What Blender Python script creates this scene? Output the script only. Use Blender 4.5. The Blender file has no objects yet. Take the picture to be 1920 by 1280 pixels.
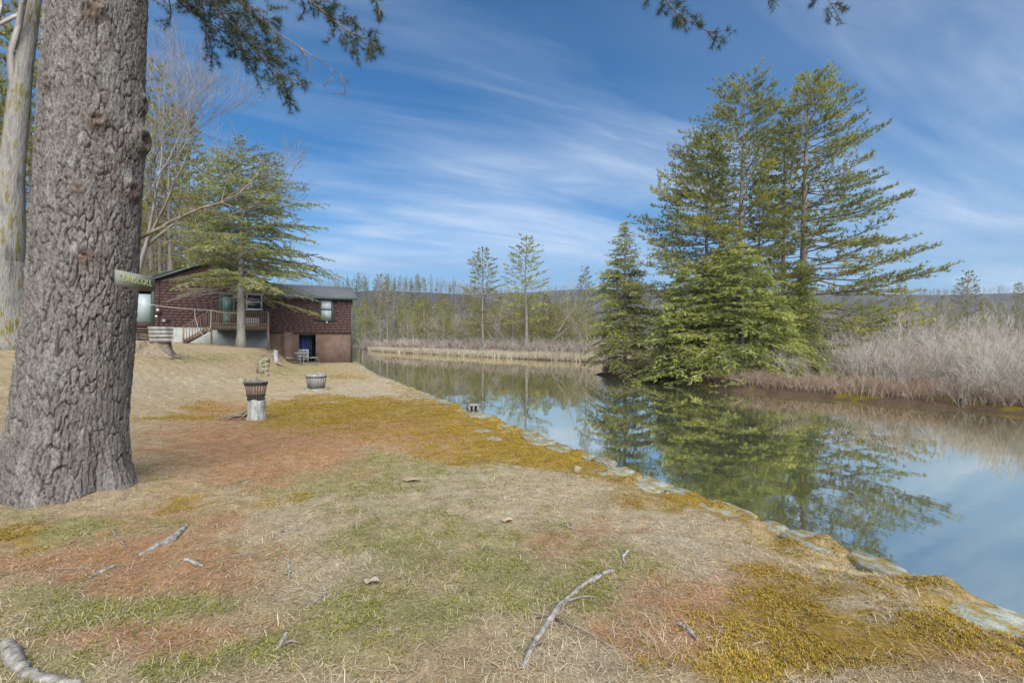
import bpy, math, random
import numpy as np
from mathutils import Vector, Matrix

# ------------------------------------------------------------------ camera, sky, sun, exposure
SC = bpy.context.scene
COL = SC.collection
CAM_Z = 1.5
F = 1920 * 17.0 / 36.0                       # focal length in photograph pixels
cam_d = bpy.data.cameras.new('camera'); cam_d.lens = 17.0; cam_d.sensor_width = 36.0
cam_d.clip_start = 0.05; cam_d.clip_end = 6000
cam = bpy.data.objects.new('camera', cam_d); COL.objects.link(cam)
cam.location = (0, 0, CAM_Z); cam.rotation_euler = (math.radians(90), 0, 0)
SC.camera = cam

SUN_EL, SUN_AZ = math.radians(42), math.radians(165)      # azimuth clockwise from +Y
sun_d = bpy.data.lights.new('sun', 'SUN'); sun_d.energy = 4.7; sun_d.angle = math.radians(65)
sun_d.color = (1.0, 0.965, 0.90)
sun = bpy.data.objects.new('sun', sun_d); COL.objects.link(sun)
sv = Vector((math.sin(SUN_AZ) * math.cos(SUN_EL), math.cos(SUN_AZ) * math.cos(SUN_EL), math.sin(SUN_EL)))
sun.rotation_euler = sv.to_track_quat('Z', 'Y').to_euler(); sun.location = (20, -20, 40)

SC.view_settings.view_transform = 'Standard'; SC.view_settings.look = 'None'
SC.view_settings.gamma = 1.0; SC.view_settings.exposure = 0.88
SC.view_settings.use_curve_mapping = False
SC.render.engine = 'CYCLES'
SC.cycles.use_denoising = True
SC.cycles.max_bounces = 6; SC.cycles.diffuse_bounces = 3; SC.cycles.glossy_bounces = 3
SC.cycles.transparent_max_bounces = 6; SC.cycles.transmission_bounces = 3
SC.cycles.caustics_reflective = False; SC.cycles.caustics_refractive = False

def N(nt, kind, **kw):
    n = nt.nodes.new(kind)
    for k, v in kw.items():
        if k in ('operation', 'blend_type', 'data_type', 'noise_dimensions', 'feature', 'distance',
                 'attribute_name', 'sky_type', 'sun_disc', 'sun_elevation', 'sun_rotation', 'clamp_factor',
                 'air_density', 'dust_density', 'ozone_density', 'altitude', 'wave_type', 'bands_direction',
                 'vector_type', 'interpolation_type', 'use_clamp'):
            setattr(n, k, v)
        else:
            n.inputs[k.replace('_', ' ')].default_value = v
    return n

def L(nt, a, b): nt.links.new(a, b)

def ramp(nt, src, stops):
    r = nt.nodes.new('ShaderNodeValToRGB')
    while len(r.color_ramp.elements) < len(stops): r.color_ramp.elements.new(0.5)
    for e, (p, c) in zip(r.color_ramp.elements, stops):
        e.position = p; e.color = (*c, 1) if len(c) == 3 else c
    L(nt, src, r.inputs[0]); return r.outputs[0]

def mixc(nt, fac, a, b, mode='MIX'):
    m = nt.nodes.new('ShaderNodeMix'); m.data_type = 'RGBA'; m.blend_type = mode
    for sock, v in ((m.inputs[0], fac), (m.inputs[6], a), (m.inputs[7], b)):
        if hasattr(v, 'is_linked'): L(nt, v, sock)
        elif isinstance(v, (int, float)): sock.default_value = v
        else: sock.default_value = (*v, 1)
    return m.outputs[2]

def math_n(nt, op, a, b=None, clamp=False):
    m = nt.nodes.new('ShaderNodeMath'); m.operation = op; m.use_clamp = clamp
    for i, v in enumerate((a, b)):
        if v is None: continue
        if hasattr(v, 'is_linked'): L(nt, v, m.inputs[i])
        else: m.inputs[i].default_value = v
    return m.outputs[0]

CL = [(2.4, 6.6, 0), (4, 4, 0)]
def build_world():
    w = bpy.data.worlds.new('World'); SC.world = w; w.use_nodes = True
    nt = w.node_tree; nt.nodes.clear()
    out = nt.nodes.new('ShaderNodeOutputWorld'); bg = nt.nodes.new('ShaderNodeBackground')
    sky = N(nt, 'ShaderNodeTexSky', sky_type='NISHITA', sun_disc=False, sun_elevation=SUN_EL,
            sun_rotation=SUN_AZ, air_density=1.0, dust_density=0.3, ozone_density=2.5)
    tc = nt.nodes.new('ShaderNodeTexCoord')
    sep = nt.nodes.new('ShaderNodeSeparateXYZ'); L(nt, tc.outputs['Generated'], sep.inputs[0])
    el = math_n(nt, 'MAXIMUM', sep.outputs[2], 0.0)
    den = math_n(nt, 'ADD', el, 0.13)
    u = math_n(nt, 'DIVIDE', sep.outputs[0], den); v = math_n(nt, 'DIVIDE', sep.outputs[1], den)
    comb = nt.nodes.new('ShaderNodeCombineXYZ'); L(nt, u, comb.inputs[0]); L(nt, v, comb.inputs[1])
    def cloud_noise(scale, stretch, rot, det, rough, dist, off=(0, 0, 0)):
        mp = nt.nodes.new('ShaderNodeMapping'); mp.vector_type = 'TEXTURE'
        mp.inputs['Rotation'].default_value = (0, 0, math.radians(-rot))
        mp.inputs['Scale'].default_value = (1 / (scale * stretch), 1 / scale, 1)
        mp.inputs['Location'].default_value = off
        L(nt, comb.outputs[0], mp.inputs[0])
        n = N(nt, 'ShaderNodeTexNoise', Scale=1.0, Detail=det, Roughness=rough, Distortion=dist)
        L(nt, mp.outputs[0], n.inputs['Vector']); return n.outputs['Fac']
    # thin cirrus streaks, a soft veil and fine wisps
    st = cloud_noise(1.05, 0.30, -24, 8, 0.56, 0.7, CL[0])
    veil = cloud_noise(0.42, 0.6, -15, 5, 0.5, 0.4, CL[1])
    wisp = cloud_noise(3.4, 0.25, -24, 6, 0.6, 1.0, (0.3, 2.2, 0))
    low = cloud_noise(0.75, 0.30, 4, 6, 0.55, 0.3, (5.5, 7.9, 0))
    fs = ramp(nt, st, [(0.42, (0, 0, 0)), (0.66, (1, 1, 1))])
    fv = ramp(nt, veil, [(0.36, (0, 0, 0)), (0.68, (1, 1, 1))])
    fw = ramp(nt, wisp, [(0.40, (0, 0, 0)), (0.72, (1, 1, 1))])
    a = math_n(nt, 'MULTIPLY', fs, math_n(nt, 'ADD', 0.35, math_n(nt, 'MULTIPLY', fw, 0.65)))
    cover = math_n(nt, 'ADD', math_n(nt, 'MULTIPLY', a, 0.72), math_n(nt, 'MULTIPLY', fv, 0.28), clamp=True)
    tint = ramp(nt, el, [(0.0, (0.0135, 0.033, 0.050)), (0.22, (0.0085, 0.043, 0.066))])
    base = mixc(nt, 1.0, sky.outputs[0], tint, 'MULTIPLY')
    c1 = mixc(nt, cover, base, (0.42, 0.48, 0.575))
    # flat lilac grey banks low over the hills
    lowm = ramp(nt, el, [(0.02, (1, 1, 1)), (0.30, (0, 0, 0))])
    lf = math_n(nt, 'MULTIPLY', ramp(nt, low, [(0.46, (0, 0, 0)), (0.66, (1, 1, 1))]), math_n(nt, 'MULTIPLY', lowm, 0.75))
    c2 = mixc(nt, lf, c1, (0.15, 0.22, 0.37))
    L(nt, c2, bg.inputs[0]); bg.inputs[1].default_value = 1.0
    L(nt, bg.outputs[0], out.inputs[0])
build_world()

# ------------------------------------------------------------------ numeric helpers
def ihash(ix, iy, seed):
    h = (ix.astype(np.int64) * 374761393 + iy.astype(np.int64) * 668265263 + seed * 974634777) & 0xFFFFFFFF
    h = ((h ^ (h >> 13)) * 1274126177) & 0xFFFFFFFF
    h = ((h ^ (h >> 16)) * 2246822519) & 0xFFFFFFFF
    return ((h ^ (h >> 15)) & 0xFFFFFF) / float(0xFFFFFF)

def vnoise(x, y, seed=0):
    x = np.asarray(x, float); y = np.asarray(y, float)
    ix = np.floor(x); iy = np.floor(y); fx = x - ix; fy = y - iy
    fx = fx * fx * (3 - 2 * fx); fy = fy * fy * (3 - 2 * fy)
    a = ihash(ix, iy, seed); b = ihash(ix + 1, iy, seed); c = ihash(ix, iy + 1, seed); d = ihash(ix + 1, iy + 1, seed)
    return (a * (1 - fx) + b * fx) * (1 - fy) + (c * (1 - fx) + d * fx) * fy

def fbm(x, y, oct=4, seed=0, gain=0.5):
    v = 0; amp = 1; tot = 0
    for o in range(oct):
        v = v + amp * vnoise(x * 2 ** o + 17.3 * o, y * 2 ** o - 9.1 * o, seed + o); tot += amp; amp *= gain
    return v / tot

def sstep(x, a, b):
    q = np.clip((np.asarray(x, float) - a) / (b - a), 0, 1); return q * q * (3 - 2 * q)

def norm(v): return v / np.maximum(np.linalg.norm(v, axis=-1, keepdims=True), 1e-9)

def at(px, py, D): return np.array([(px - 960) / F * D, D, CAM_Z - (py - 640) / F * D])

# ------------------------------------------------------------------ terrain functions
P0 = np.array([2.85, 2.7]); TD = np.array([-0.423, 0.906]); ND = np.array([-0.906, -0.423])
WATER_Z = -0.6
def st_of(x, y):
    dx = np.asarray(x, float) - P0[0]; dy = np.asarray(y, float) - P0[1]
    t = dx * TD[0] + dy * TD[1]; s = dx * ND[0] + dy * ND[1]
    return s + 0.9 * sstep(t, 20, 37), t          # s = metres inland of the pond wall, t = metres along it
def xy_of(s, t):
    s = s - 0.9 * sstep(t, 20, 37)
    return P0[0] + t * TD[0] + s * ND[0], P0[1] + t * TD[1] + s * ND[1]
def land_h(x, y, fine=True):
    s, t = st_of(x, y)
    a = np.interp(t, [4, 10, 16, 24, 33], [6, 5.2, 4.4, 3.2, 3.6]); b = np.interp(t, [4, 10, 16, 24, 33], [14, 12.0, 8.6, 6.2, 6.1])
    q = np.clip((s - a) / (b - a), 0, 1); q = q * q * (3 - 2 * q)
    k = np.interp(t, [0, 18, 28], [0.13, 0.13, 0.07])
    h = 1.1 * q + k * np.clip(s - b, 0, 7) + 0.004 * np.clip(s - b - 7, 0, 60)
    h = h + 0.16 * (fbm(x * 0.35, y * 0.35, 3, 5) - 0.5) * sstep(s, 0.2, 2.5)
    dx = np.asarray(x, float) + 4.4; dy = np.asarray(y, float) - 4.76
    h = h + 0.10 * np.exp(-(dx * dx + dy * dy) / 0.9)           # soil heaped round the big pine
    if fine:
        h = h + 0.055 * (fbm(x * 2.3, y * 2.3, 4, 11) - 0.5) + 0.022 * (fbm(x * 9, y * 9, 3, 12) - 0.5)
        h = h - (0.062 - 0.27 * (fbm(x * 3.0, y * 3.0, 3, 31) - 0.45)) * np.exp(-(np.maximum(s, 0) / 0.42) ** 2)
    return h
def on_ground(px, py):
    lam = np.concatenate([np.arange(1.0, 12, 0.01), np.arange(12, 90, 0.03)])
    x = (px - 960) / F * lam; z = CAM_Z - (py - 640) / F * lam
    hit = np.nonzero(z <= land_h(x, lam, False))[0]
    i = hit[0] if len(hit) else len(lam) - 1
    D = lam[i]; X = x[i]
    return np.array([X, D, float(land_h(X, D))])

# ------------------------------------------------------------------ mesh helpers
def rawmesh(name, verts, quads=None, tris=None, col=None, smooth=False):
    verts = np.asarray(verts, np.float32).reshape(-1, 3)
    me = bpy.data.meshes.new(name)
    q = np.zeros((0, 4), np.int32) if quads is None else np.asarray(quads, np.int32).reshape(-1, 4)
    t = np.zeros((0, 3), np.int32) if tris is None else np.asarray(tris, np.int32).reshape(-1, 3)
    me.vertices.add(len(verts)); me.vertices.foreach_set('co', verts.ravel())
    nl = 4 * len(q) + 3 * len(t); me.loops.add(nl)
    me.loops.foreach_set('vertex_index', np.concatenate([q.ravel(), t.ravel()]).astype(np.int32))
    me.polygons.add(len(q) + len(t))
    ls = np.concatenate([np.arange(len(q)) * 4, 4 * len(q) + np.arange(len(t)) * 3]).astype(np.int32)
    me.polygons.foreach_set('loop_start', ls)
    if smooth: me.polygons.foreach_set('use_smooth', np.ones(len(q) + len(t), bool))
    me.update(calc_edges=True)
    if col is not None:
        col = np.asarray(col, np.float32)
        if col.shape[1] == 3: col = np.concatenate([col, np.ones((len(col), 1), np.float32)], 1)
        a = me.color_attributes.new('col', 'FLOAT_COLOR', 'POINT'); a.data.foreach_set('color', col.ravel())
    return me

def link(name, me, mat=None, parent=None):
    o = bpy.data.objects.new(name, me)
    if mat is not None and me is not None and not me.materials: me.materials.append(mat)
    COL.objects.link(o)
    if parent is not None: o.parent = parent
    return o

def tag(o, label=None, cat=None, group=None, kind=None):
    if label: o['label'] = label
    if cat: o['category'] = cat
    if group: o['group'] = group
    if kind: o['kind'] = kind
    return o

def thing(name, label, cat, loc=(0, 0, 0), rz=0.0, group=None):
    o = bpy.data.objects.new(name, None); COL.objects.link(o); o.empty_display_size = 0.2
    o.location = [float(c) for c in loc]; o.rotation_euler = (0, 0, rz)
    return tag(o, label, cat, group)

def copy_tree(o, parent=None):
    c = o.copy(); COL.objects.link(c)
    if parent is not None: c.parent = parent
    for ch in o.children: copy_tree(ch, c)
    return c

class MB:
    """collects boxes, bars, tubes and turned shapes into one mesh"""
    def __init__(s): s.v = []; s.q = []; s.t = []; s.n = 0
    def add(s, v, q=None, t=None):
        v = np.asarray(v, float).reshape(-1, 3)
        if q is not None and len(q): s.q.append(np.asarray(q).reshape(-1, 4) + s.n)
        if t is not None and len(t): s.t.append(np.asarray(t).reshape(-1, 3) + s.n)
        s.v.append(v); s.n += len(v); return s
    def box(s, x0, x1, y0, y1, z0, z1):
        v = [(x0, y0, z0), (x1, y0, z0), (x1, y1, z0), (x0, y1, z0), (x0, y0, z1), (x1, y0, z1), (x1, y1, z1), (x0, y1, z1)]
        return s.add(v, [(0, 3, 2, 1), (4, 5, 6, 7), (0, 1, 5, 4), (1, 2, 6, 5), (2, 3, 7, 6), (3, 0, 4, 7)])
    def bar(s, p0, p1, w, h, up=(0, 0, 1)):
        p0 = np.array(p0, float); p1 = np.array(p1, float); d = norm(p1 - p0); up = np.array(up, float)
        if abs(d @ up) > 0.98: up = np.array([0, 1.0, 0])
        a = norm(np.cross(d, up)); b = np.cross(a, d); v = []
        for p in (p0, p1):
            for i, j in ((-1, -1), (1, -1), (1, 1), (-1, 1)): v.append(p + a * i * w / 2 + b * j * h / 2)
        return s.add(v, [(0, 1, 2, 3), (7, 6, 5, 4), (0, 4, 5, 1), (1, 5, 6, 2), (2, 6, 7, 3), (3, 7, 4, 0)])
    def prism(s, pts, y0, y1):
        """polygon in x,z pushed through y"""
        n = len(pts); v = [(x, y0, z) for x, z in pts] + [(x, y1, z) for x, z in pts]
        q = [(i, (i + 1) % n, n + (i + 1) % n, n + i) for i in range(n)]
        t = [(0, i, i + 1) for i in range(1, n - 1)] + [(n, n + i + 1, n + i) for i in range(1, n - 1)]
        return s.add(v, q, t)
    def tube(s, path, r, n=8, closed=False):
        v, q, t = tube_path(path, r, n); return s.add(v, q, t)
    def lathe(s, prof, n=24, c=(0, 0, 0), wob=0.0, seed=0):
        ang = np.arange(n) * 2 * math.pi / n; v = []; rng = np.random.default_rng(seed)
        wv = 1 + wob * (rng.random(n) - 0.5)
        for r, z in prof:
            for k, a in enumerate(ang): v.append((c[0] + r * wv[k] * math.cos(a), c[1] + r * wv[k] * math.sin(a), c[2] + z))
        q = [(i * n + k, i * n + (k + 1) % n, (i + 1) * n + (k + 1) % n, (i + 1) * n + k) for i in range(len(prof) - 1) for k in range(n)]
        return s.add(v, q)
    def mesh(s, name, smooth=False):
        return rawmesh(name, np.concatenate(s.v), np.concatenate(s.q) if s.q else None, np.concatenate(s.t) if s.t else None, smooth=smooth)
    def build(s, name, mat, parent=None, smooth=False):
        return link(name, s.mesh(name, smooth), mat, parent)

def tube_path(path, r, n=8):
    path = np.asarray(path, float); m = len(path); r = np.broadcast_to(np.asarray(r, float), (m,))
    d = norm(np.gradient(path, axis=0)); ref = np.array([0, 0, 1.0])
    if abs(d[0] @ ref) > 0.9: ref = np.array([1.0, 0, 0])
    a = norm(np.cross(d, ref)); b = np.cross(d, a)
    ang = np.arange(n) * 2 * math.pi / n
    v = path[:, None] + r[:, None, None] * (np.cos(ang)[None, :, None] * a[:, None] + np.sin(ang)[None, :, None] * b[:, None])
    q = [(i * n + k, i * n + (k + 1) % n, (i + 1) * n + (k + 1) % n, (i + 1) * n + k) for i in range(m - 1) for k in range(n)]
    t = [(0, k + 1, k) for k in range(1, n - 1)] + [((m - 1) * n, (m - 1) * n + k, (m - 1) * n + k + 1) for k in range(1, n - 1)]
    return v.reshape(-1, 3), q, t

def seg_mesh(p0, p1, r0, r1, n=3):
    """many separate tapered twigs at once -> verts, quads"""
    p0 = np.asarray(p0, float); p1 = np.asarray(p1, float); m = len(p0)
    d = norm(p1 - p0); ref = np.where(np.abs(d[:, 2:3]) > 0.9, np.array([[1.0, 0, 0]]), np.array([[0, 0, 1.0]]))
    a = norm(np.cross(d, ref)); b = np.cross(d, a); ang = np.arange(n) * 2 * math.pi / n
    ring = np.cos(ang)[None, :, None] * a[:, None] + np.sin(ang)[None, :, None] * b[:, None]
    v = np.concatenate([p0[:, None] + ring * np.asarray(r0)[:, None, None], p1[:, None] + ring * np.asarray(r1)[:, None, None]], 1)
    k = np.arange(n); k2 = (k + 1) % n
    q = np.stack([k, k2, n + k2, n + k], 1)[None] + (np.arange(m) * 2 * n)[:, None, None]
    return v.reshape(-1, 3), q.reshape(-1, 4)

def needles(pos, dirs, K, ln, wd, spread, rng, up=0.0, flat=1.0):
    """K slim blades fanning out of each point -> verts (3 per blade)"""
    pos = np.asarray(pos, float); n = len(pos)
    r = rng.normal(size=(n, K, 3)); r[..., 2] *= flat; r = norm(r)
    d = norm(np.asarray(dirs, float)[:, None] + spread * r + np.array([0, 0, up]))
    l = ln * (0.7 + 0.6 * rng.random((n, K, 1)))
    side = norm(np.cross(d, rng.normal(size=(n, K, 3)))) * wd * 0.5
    base = pos[:, None] + d * l * 0.03
    v = np.stack([base - side, base + side, pos[:, None] + d * l], 2)
    return v.reshape(-1, 3)

# ------------------------------------------------------------------ materials
def new_mat(name):
    m = bpy.data.materials.new(name); m.use_nodes = True; nt = m.node_tree; nt.nodes.clear()
    out = nt.nodes.new('ShaderNodeOutputMaterial'); p = nt.nodes.new('ShaderNodeBsdfPrincipled')
    p.inputs['Specular IOR Level'].default_value = 0.25
    L(nt, p.outputs[0], out.inputs[0]); return m, nt, p, out

def coords(nt, stretch=(1, 1, 1), kind='Object'):
    tc = nt.nodes.new('ShaderNodeTexCoord'); mp = nt.nodes.new('ShaderNodeMapping')
    mp.inputs['Scale'].default_value = stretch; L(nt, tc.outputs[kind], mp.inputs[0]); return mp.outputs[0]

def add_bump(nt, p, h, strength, dist):
    b = N(nt, 'ShaderNodeBump', Strength=strength, Distance=dist); L(nt, h, b.inputs['Height']); L(nt, b.outputs[0], p.inputs['Normal'])

def noise_mat(name, stops, scale=6.0, rough=0.8, bump=0.4, dist=0.01, stretch=(1, 1, 1), detail=6, fine=None, spec=0.25, metal=0.0, obj_var=0.0):
    m, nt, p, out = new_mat(name); co = coords(nt, stretch)
    n = N(nt, 'ShaderNodeTexNoise', Scale=scale, Detail=detail, Roughness=0.62); L(nt, co, n.inputs['Vector'])
    c = ramp(nt, n.outputs['Fac'], stops)
    n2 = N(nt, 'ShaderNodeTexNoise', Scale=scale * 6 if fine is None else fine, Detail=4, Roughness=0.6); L(nt, co, n2.inputs['Vector'])
    c = mixc(nt, 0.55, c, ramp(nt, n2.outputs['Fac'], [(0.28, (0.45, 0.45, 0.45)), (0.72, (1, 1, 1))]), 'MULTIPLY')
    if obj_var:
        oi = nt.nodes.new('ShaderNodeObjectInfo'); hs = nt.nodes.new('ShaderNodeHueSaturation')
        v = math_n(nt, 'ADD', 1 - obj_var, math_n(nt, 'MULTIPLY', oi.outputs['Random'], 2 * obj_var)); L(nt, v, hs.inputs['Value']); L(nt, c, hs.inputs['Color']); c = hs.outputs[0]
    L(nt, c, p.inputs['Base Color']); p.inputs['Roughness'].default_value = rough
    p.inputs['Specular IOR Level'].default_value = spec; p.inputs['Metallic'].default_value = metal
    hgt = math_n(nt, 'ADD', n.outputs['Fac'], math_n(nt, 'MULTIPLY', n2.outputs['Fac'], 0.5))
    if bump: add_bump(nt, p, hgt, bump, dist)
    return m

def attr_mat(name, rough=0.8, trans=0.0, var=0.3, scale=3.0, obj_var=0.0, spec=0.2, fine=0.0):
    """colour from the mesh's own colour layer with some noise"""
    m, nt, p, out = new_mat(name)
    a = nt.nodes.new('ShaderNodeAttribute'); a.attribute_name = 'col'; c = a.outputs['Color']
    if var:
        n = N(nt, 'ShaderNodeTexNoise', Scale=scale, Detail=3); L(nt, coords(nt), n.inputs['Vector'])
        c = mixc(nt, 1.0, c, ramp(nt, n.outputs['Fac'], [(0.3, (1 - var,) * 3), (0.7, (1 + var * 0.6,) * 3)]), 'MULTIPLY')
    if obj_var:
        oi = nt.nodes.new('ShaderNodeObjectInfo'); hs = nt.nodes.new('ShaderNodeHueSaturation')
        v = math_n(nt, 'ADD', 1 - obj_var, math_n(nt, 'MULTIPLY', oi.outputs['Random'], 2 * obj_var)); L(nt, v, hs.inputs['Value'])
        h2 = math_n(nt, 'ADD', 0.475, math_n(nt, 'MULTIPLY', oi.outputs['Random'], 0.04)); L(nt, h2, hs.inputs['Hue'])
        L(nt, c, hs.inputs['Color']); c = hs.outputs[0]
    L(nt, c, p.inputs['Base Color']); p.inputs['Roughness'].default_value = rough; p.inputs['Specular IOR Level'].default_value = spec
    if trans:
        tr = nt.nodes.new('ShaderNodeBsdfTranslucent'); L(nt, c, tr.inputs[0]); mx = nt.nodes.new('ShaderNodeMixShader')
        mx.inputs[0].default_value = trans; L(nt, p.outputs[0], mx.inputs[1]); L(nt, tr.outputs[0], mx.inputs[2]); L(nt, mx.outputs[0], out.inputs[0])
    return m

def flat_mat(name, c, rough=0.5, metal=0.0, spec=0.4, trans=0.0):
    return noise_mat(name, [(0.3, tuple(x * 0.82 for x in c)), (0.7, c)], 9.0, rough, 0.08, 0.004, spec=spec, metal=metal)

M = {}
M['needle'] = attr_mat('pine needles', 0.6, 0.38, 0.22, 0.9)
M['needle_far'] = attr_mat('far pine needles', 0.7, 0.38, 0.25, 0.5, obj_var=0.22)
M['ground_attr'] = attr_mat('dead grass and needle litter', 0.85, 0.15, 0.2, 1.4)
M['twig_attr'] = attr_mat('bare twigs', 0.85, 0.0, 0.25, 2.0, obj_var=0.16)
M['pine_bark'] = noise_mat('grey pine bark', [(0.3, (0.085, 0.068, 0.056)), (0.55, (0.17, 0.145, 0.125)), (0.75, (0.26, 0.235, 0.21))], 5.0, 0.9, 0.8, 0.03, (1, 1, 0.25))
M['grey_bark'] = noise_mat('pale grey bark', [(0.3, (0.16, 0.145, 0.125)), (0.7, (0.36, 0.34, 0.31))], 4.0, 0.9, 0.6, 0.02, (1, 1, 0.3))
M['dead_wood'] = noise_mat('weathered grey wood', [(0.32, (0.10, 0.085, 0.07)), (0.52, (0.27, 0.25, 0.225)), (0.7, (0.42, 0.40, 0.37))], 26.0, 0.9, 1.0, 0.012, (1, 1, 1))
M['dark_wood'] = noise_mat('brown dead stick', [(0.3, (0.10, 0.075, 0.055)), (0.7, (0.30, 0.25, 0.20))], 20.0, 0.85, 0.6, 0.004)

# ------------------------------------------------------------------ setting: lawn, pond, far banks, hills
# what grows where on the lawn: 0 straw, 1 orange needle litter, 2 gold moss, 3 green moss and grass, 4 pale grey straw
ZC = np.array([[0.36, 0.285, 0.175], [0.355, 0.205, 0.115], [0.270, 0.182, 0.028], [0.250, 0.240, 0.105], [0.40, 0.345, 0.255]])
PATCH = [  # rough centre and half size (photograph pixels) of each kind of growth, laid onto the lawn
    (800, 795, 300, 42, 2, 2.4), (980, 840, 190, 34, 2, 2.2), (600, 770, 110, 24, 2, 2.2), (640, 815, 260, 38, 1, 2.3), (470, 850, 190, 42, 1, 2.2),
    (350, 783, 80, 14, 2, 1.8), (420, 778, 60, 16, 1, 1.6), (330, 915, 60, 18, 2, 1.6), (340, 960, 180, 40, 1, 1.2),
    (190, 965, 170, 32, 3, 1.8), (60, 990, 80, 34, 2, 1.5), (230, 1062, 280, 58, 1, 2.2), (110, 1150, 150, 38, 3, 1.9), (320, 1140, 120, 26, 3, 1.4),
    (300, 1205, 240, 40, 1, 1.9), (420, 1255, 200, 26, 3, 1.8), (60, 1250, 90, 40, 3, 1.3), (620, 1215, 170, 60, 3, 1.5), (580, 1100, 110, 40, 4, 1.2),
    (720, 1048, 80, 22, 3, 1.8), (810, 1160, 150, 30, 3, 1.4), (700, 900, 240, 40, 3, 1.3), (900, 950, 260, 60, 4, 0.9), (860, 1050, 320, 110, 3, 1.35),
    (1010, 1120, 130, 70, 3, 1.1), (520, 985, 120, 34, 4, 1.0), (560, 935, 60, 16, 2, 1.1), (1100, 1010, 100, 26, 1, 1.4), (1250, 1000, 150, 46, 4, 1.1), (1190, 960, 90, 24, 2, 1.3),
    (1310, 1110, 160, 60, 1, 1.5), (1420, 1130, 150, 46, 2, 1.9), (1600, 1200, 230, 56, 2, 2.2), (1480, 1235, 260, 40, 2, 1.7), (1230, 1190, 120, 60, 1, 1.6),
    (1130, 1250, 110, 40, 4, 1.2), (1500, 1050, 220, 36, 4, 1.5), (1720, 1140, 160, 34, 4, 1.4), (1830, 1240, 140, 60, 1, 1.0), (1280, 935, 60, 16, 2, 1.2),
    (700, 735, 170, 16, 4, 1.5), (560, 690, 60, 10, 3, 1.0), (380, 670, 120, 10, 3, 0.8), (300, 720, 160, 26, 4, 0.9), (640, 705, 50, 8, 2, 0.9)]
def zones(x, y):
    s, t = st_of(x, y); h = land_h(x, y, False)
    yy = np.maximum(y, 0.9)
    px = 960 + F * x / yy; py = 640 + F * (CAM_Z - h) / yy
    wob = fbm(x * 1.1, y * 1.1, 4, 41) - 0.5; wob2 = fbm(x * 1.1 + 40, y * 1.1, 4, 43) - 0.5
    px = px + wob * 320 / np.maximum(yy, 1.5) * 1.6; py = py + wob2 * np.clip((py - 640) * 0.45, 0, 150)
    w = np.zeros(np.shape(x) + (5,)); w[..., 0] = 0.75; w[..., 4] = 0.35
    for cx, cy, rx, ry, k, a in PATCH:
        w[..., k] += 1.25 * a * np.exp(-(((px - cx) / rx) ** 2 + ((py - cy) / ry) ** 2) ** 1.3)
    edge = np.exp(-(np.maximum(s - 0.1, 0) / 0.55) ** 2) * (1 - sstep(t, 13, 18))
    w[..., 2] += 1.7 * edge; w[..., 1] += 0.6 * edge * vnoise(x * 3, y * 3, 55)
    far = sstep(t, 15, 24) * (1 - sstep(s, 4, 7)); w[..., 3] += 0.55 * far; w[..., 0] += 0.5 * far
    for k in range(5):
        w[..., k] *= 0.22 + 1.9 * fbm(x * 3.1 + 31 * k, y * 3.1, 5, 60 + k, 0.7) ** 1.6 * (0.25 + 1.5 * vnoise(x * 13, y * 13, 80 + k) ** 1.3)
    w[..., 0] += 0.12; w = w ** 2.2
    return w / w.sum(-1, keepdims=True)
def ground_col(x, y):
    w = zones(x, y); c = w @ ZC
    v = 0.86 + 0.30 * (fbm(x * 5, y * 5, 4, 91))[..., None]
    return c * v

def spaced(bands):
    out = [bands[0][0]]
    for (a, d0), (b, d1) in zip(bands[:-1], bands[1:]):
        x = a
        while x < b:
            x += d0 + (d1 - d0) * (x - a) / (b - a); out.append(min(x, b))
    return np.unique(np.round(out, 4))

M['lawn'] = None
def lawn_mat():
    m, nt, p, out = new_mat('dead lawn'); a = nt.nodes.new('ShaderNodeAttribute'); a.attribute_name = 'col'
    co = coords(nt)
    n1 = N(nt, 'ShaderNodeTexNoise', Scale=9.0, Detail=8, Roughness=0.7); L(nt, co, n1.inputs['Vector'])
    n2 = N(nt, 'ShaderNodeTexNoise', Scale=52.0, Detail=8, Roughness=0.8, Distortion=1.2); L(nt, co, n2.inputs['Vector'])
    c = mixc(nt, 1.0, a.outputs['Color'], ramp(nt, n1.outputs['Fac'], [(0.3, (0.62, 0.60, 0.58)), (0.7, (1.22, 1.22, 1.2))]), 'MULTIPLY')
    c = mixc(nt, 1.0, c, ramp(nt, n2.outputs['Fac'], [(0.34, (0.30, 0.28, 0.26)), (0.66, (1.4, 1.38, 1.35))]), 'MULTIPLY')
    L(nt, c, p.inputs['Base Color']); p.inputs['Roughness'].default_value = 0.95; p.inputs['Specular IOR Level'].default_value = 0.08
    add_bump(nt, p, math_n(nt, 'ADD', n1.outputs['Fac'], math_n(nt, 'MULTIPLY', n2.outputs['Fac'], 0.6)), 0.9, 0.03)
    return m
M['lawn'] = lawn_mat()

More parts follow.
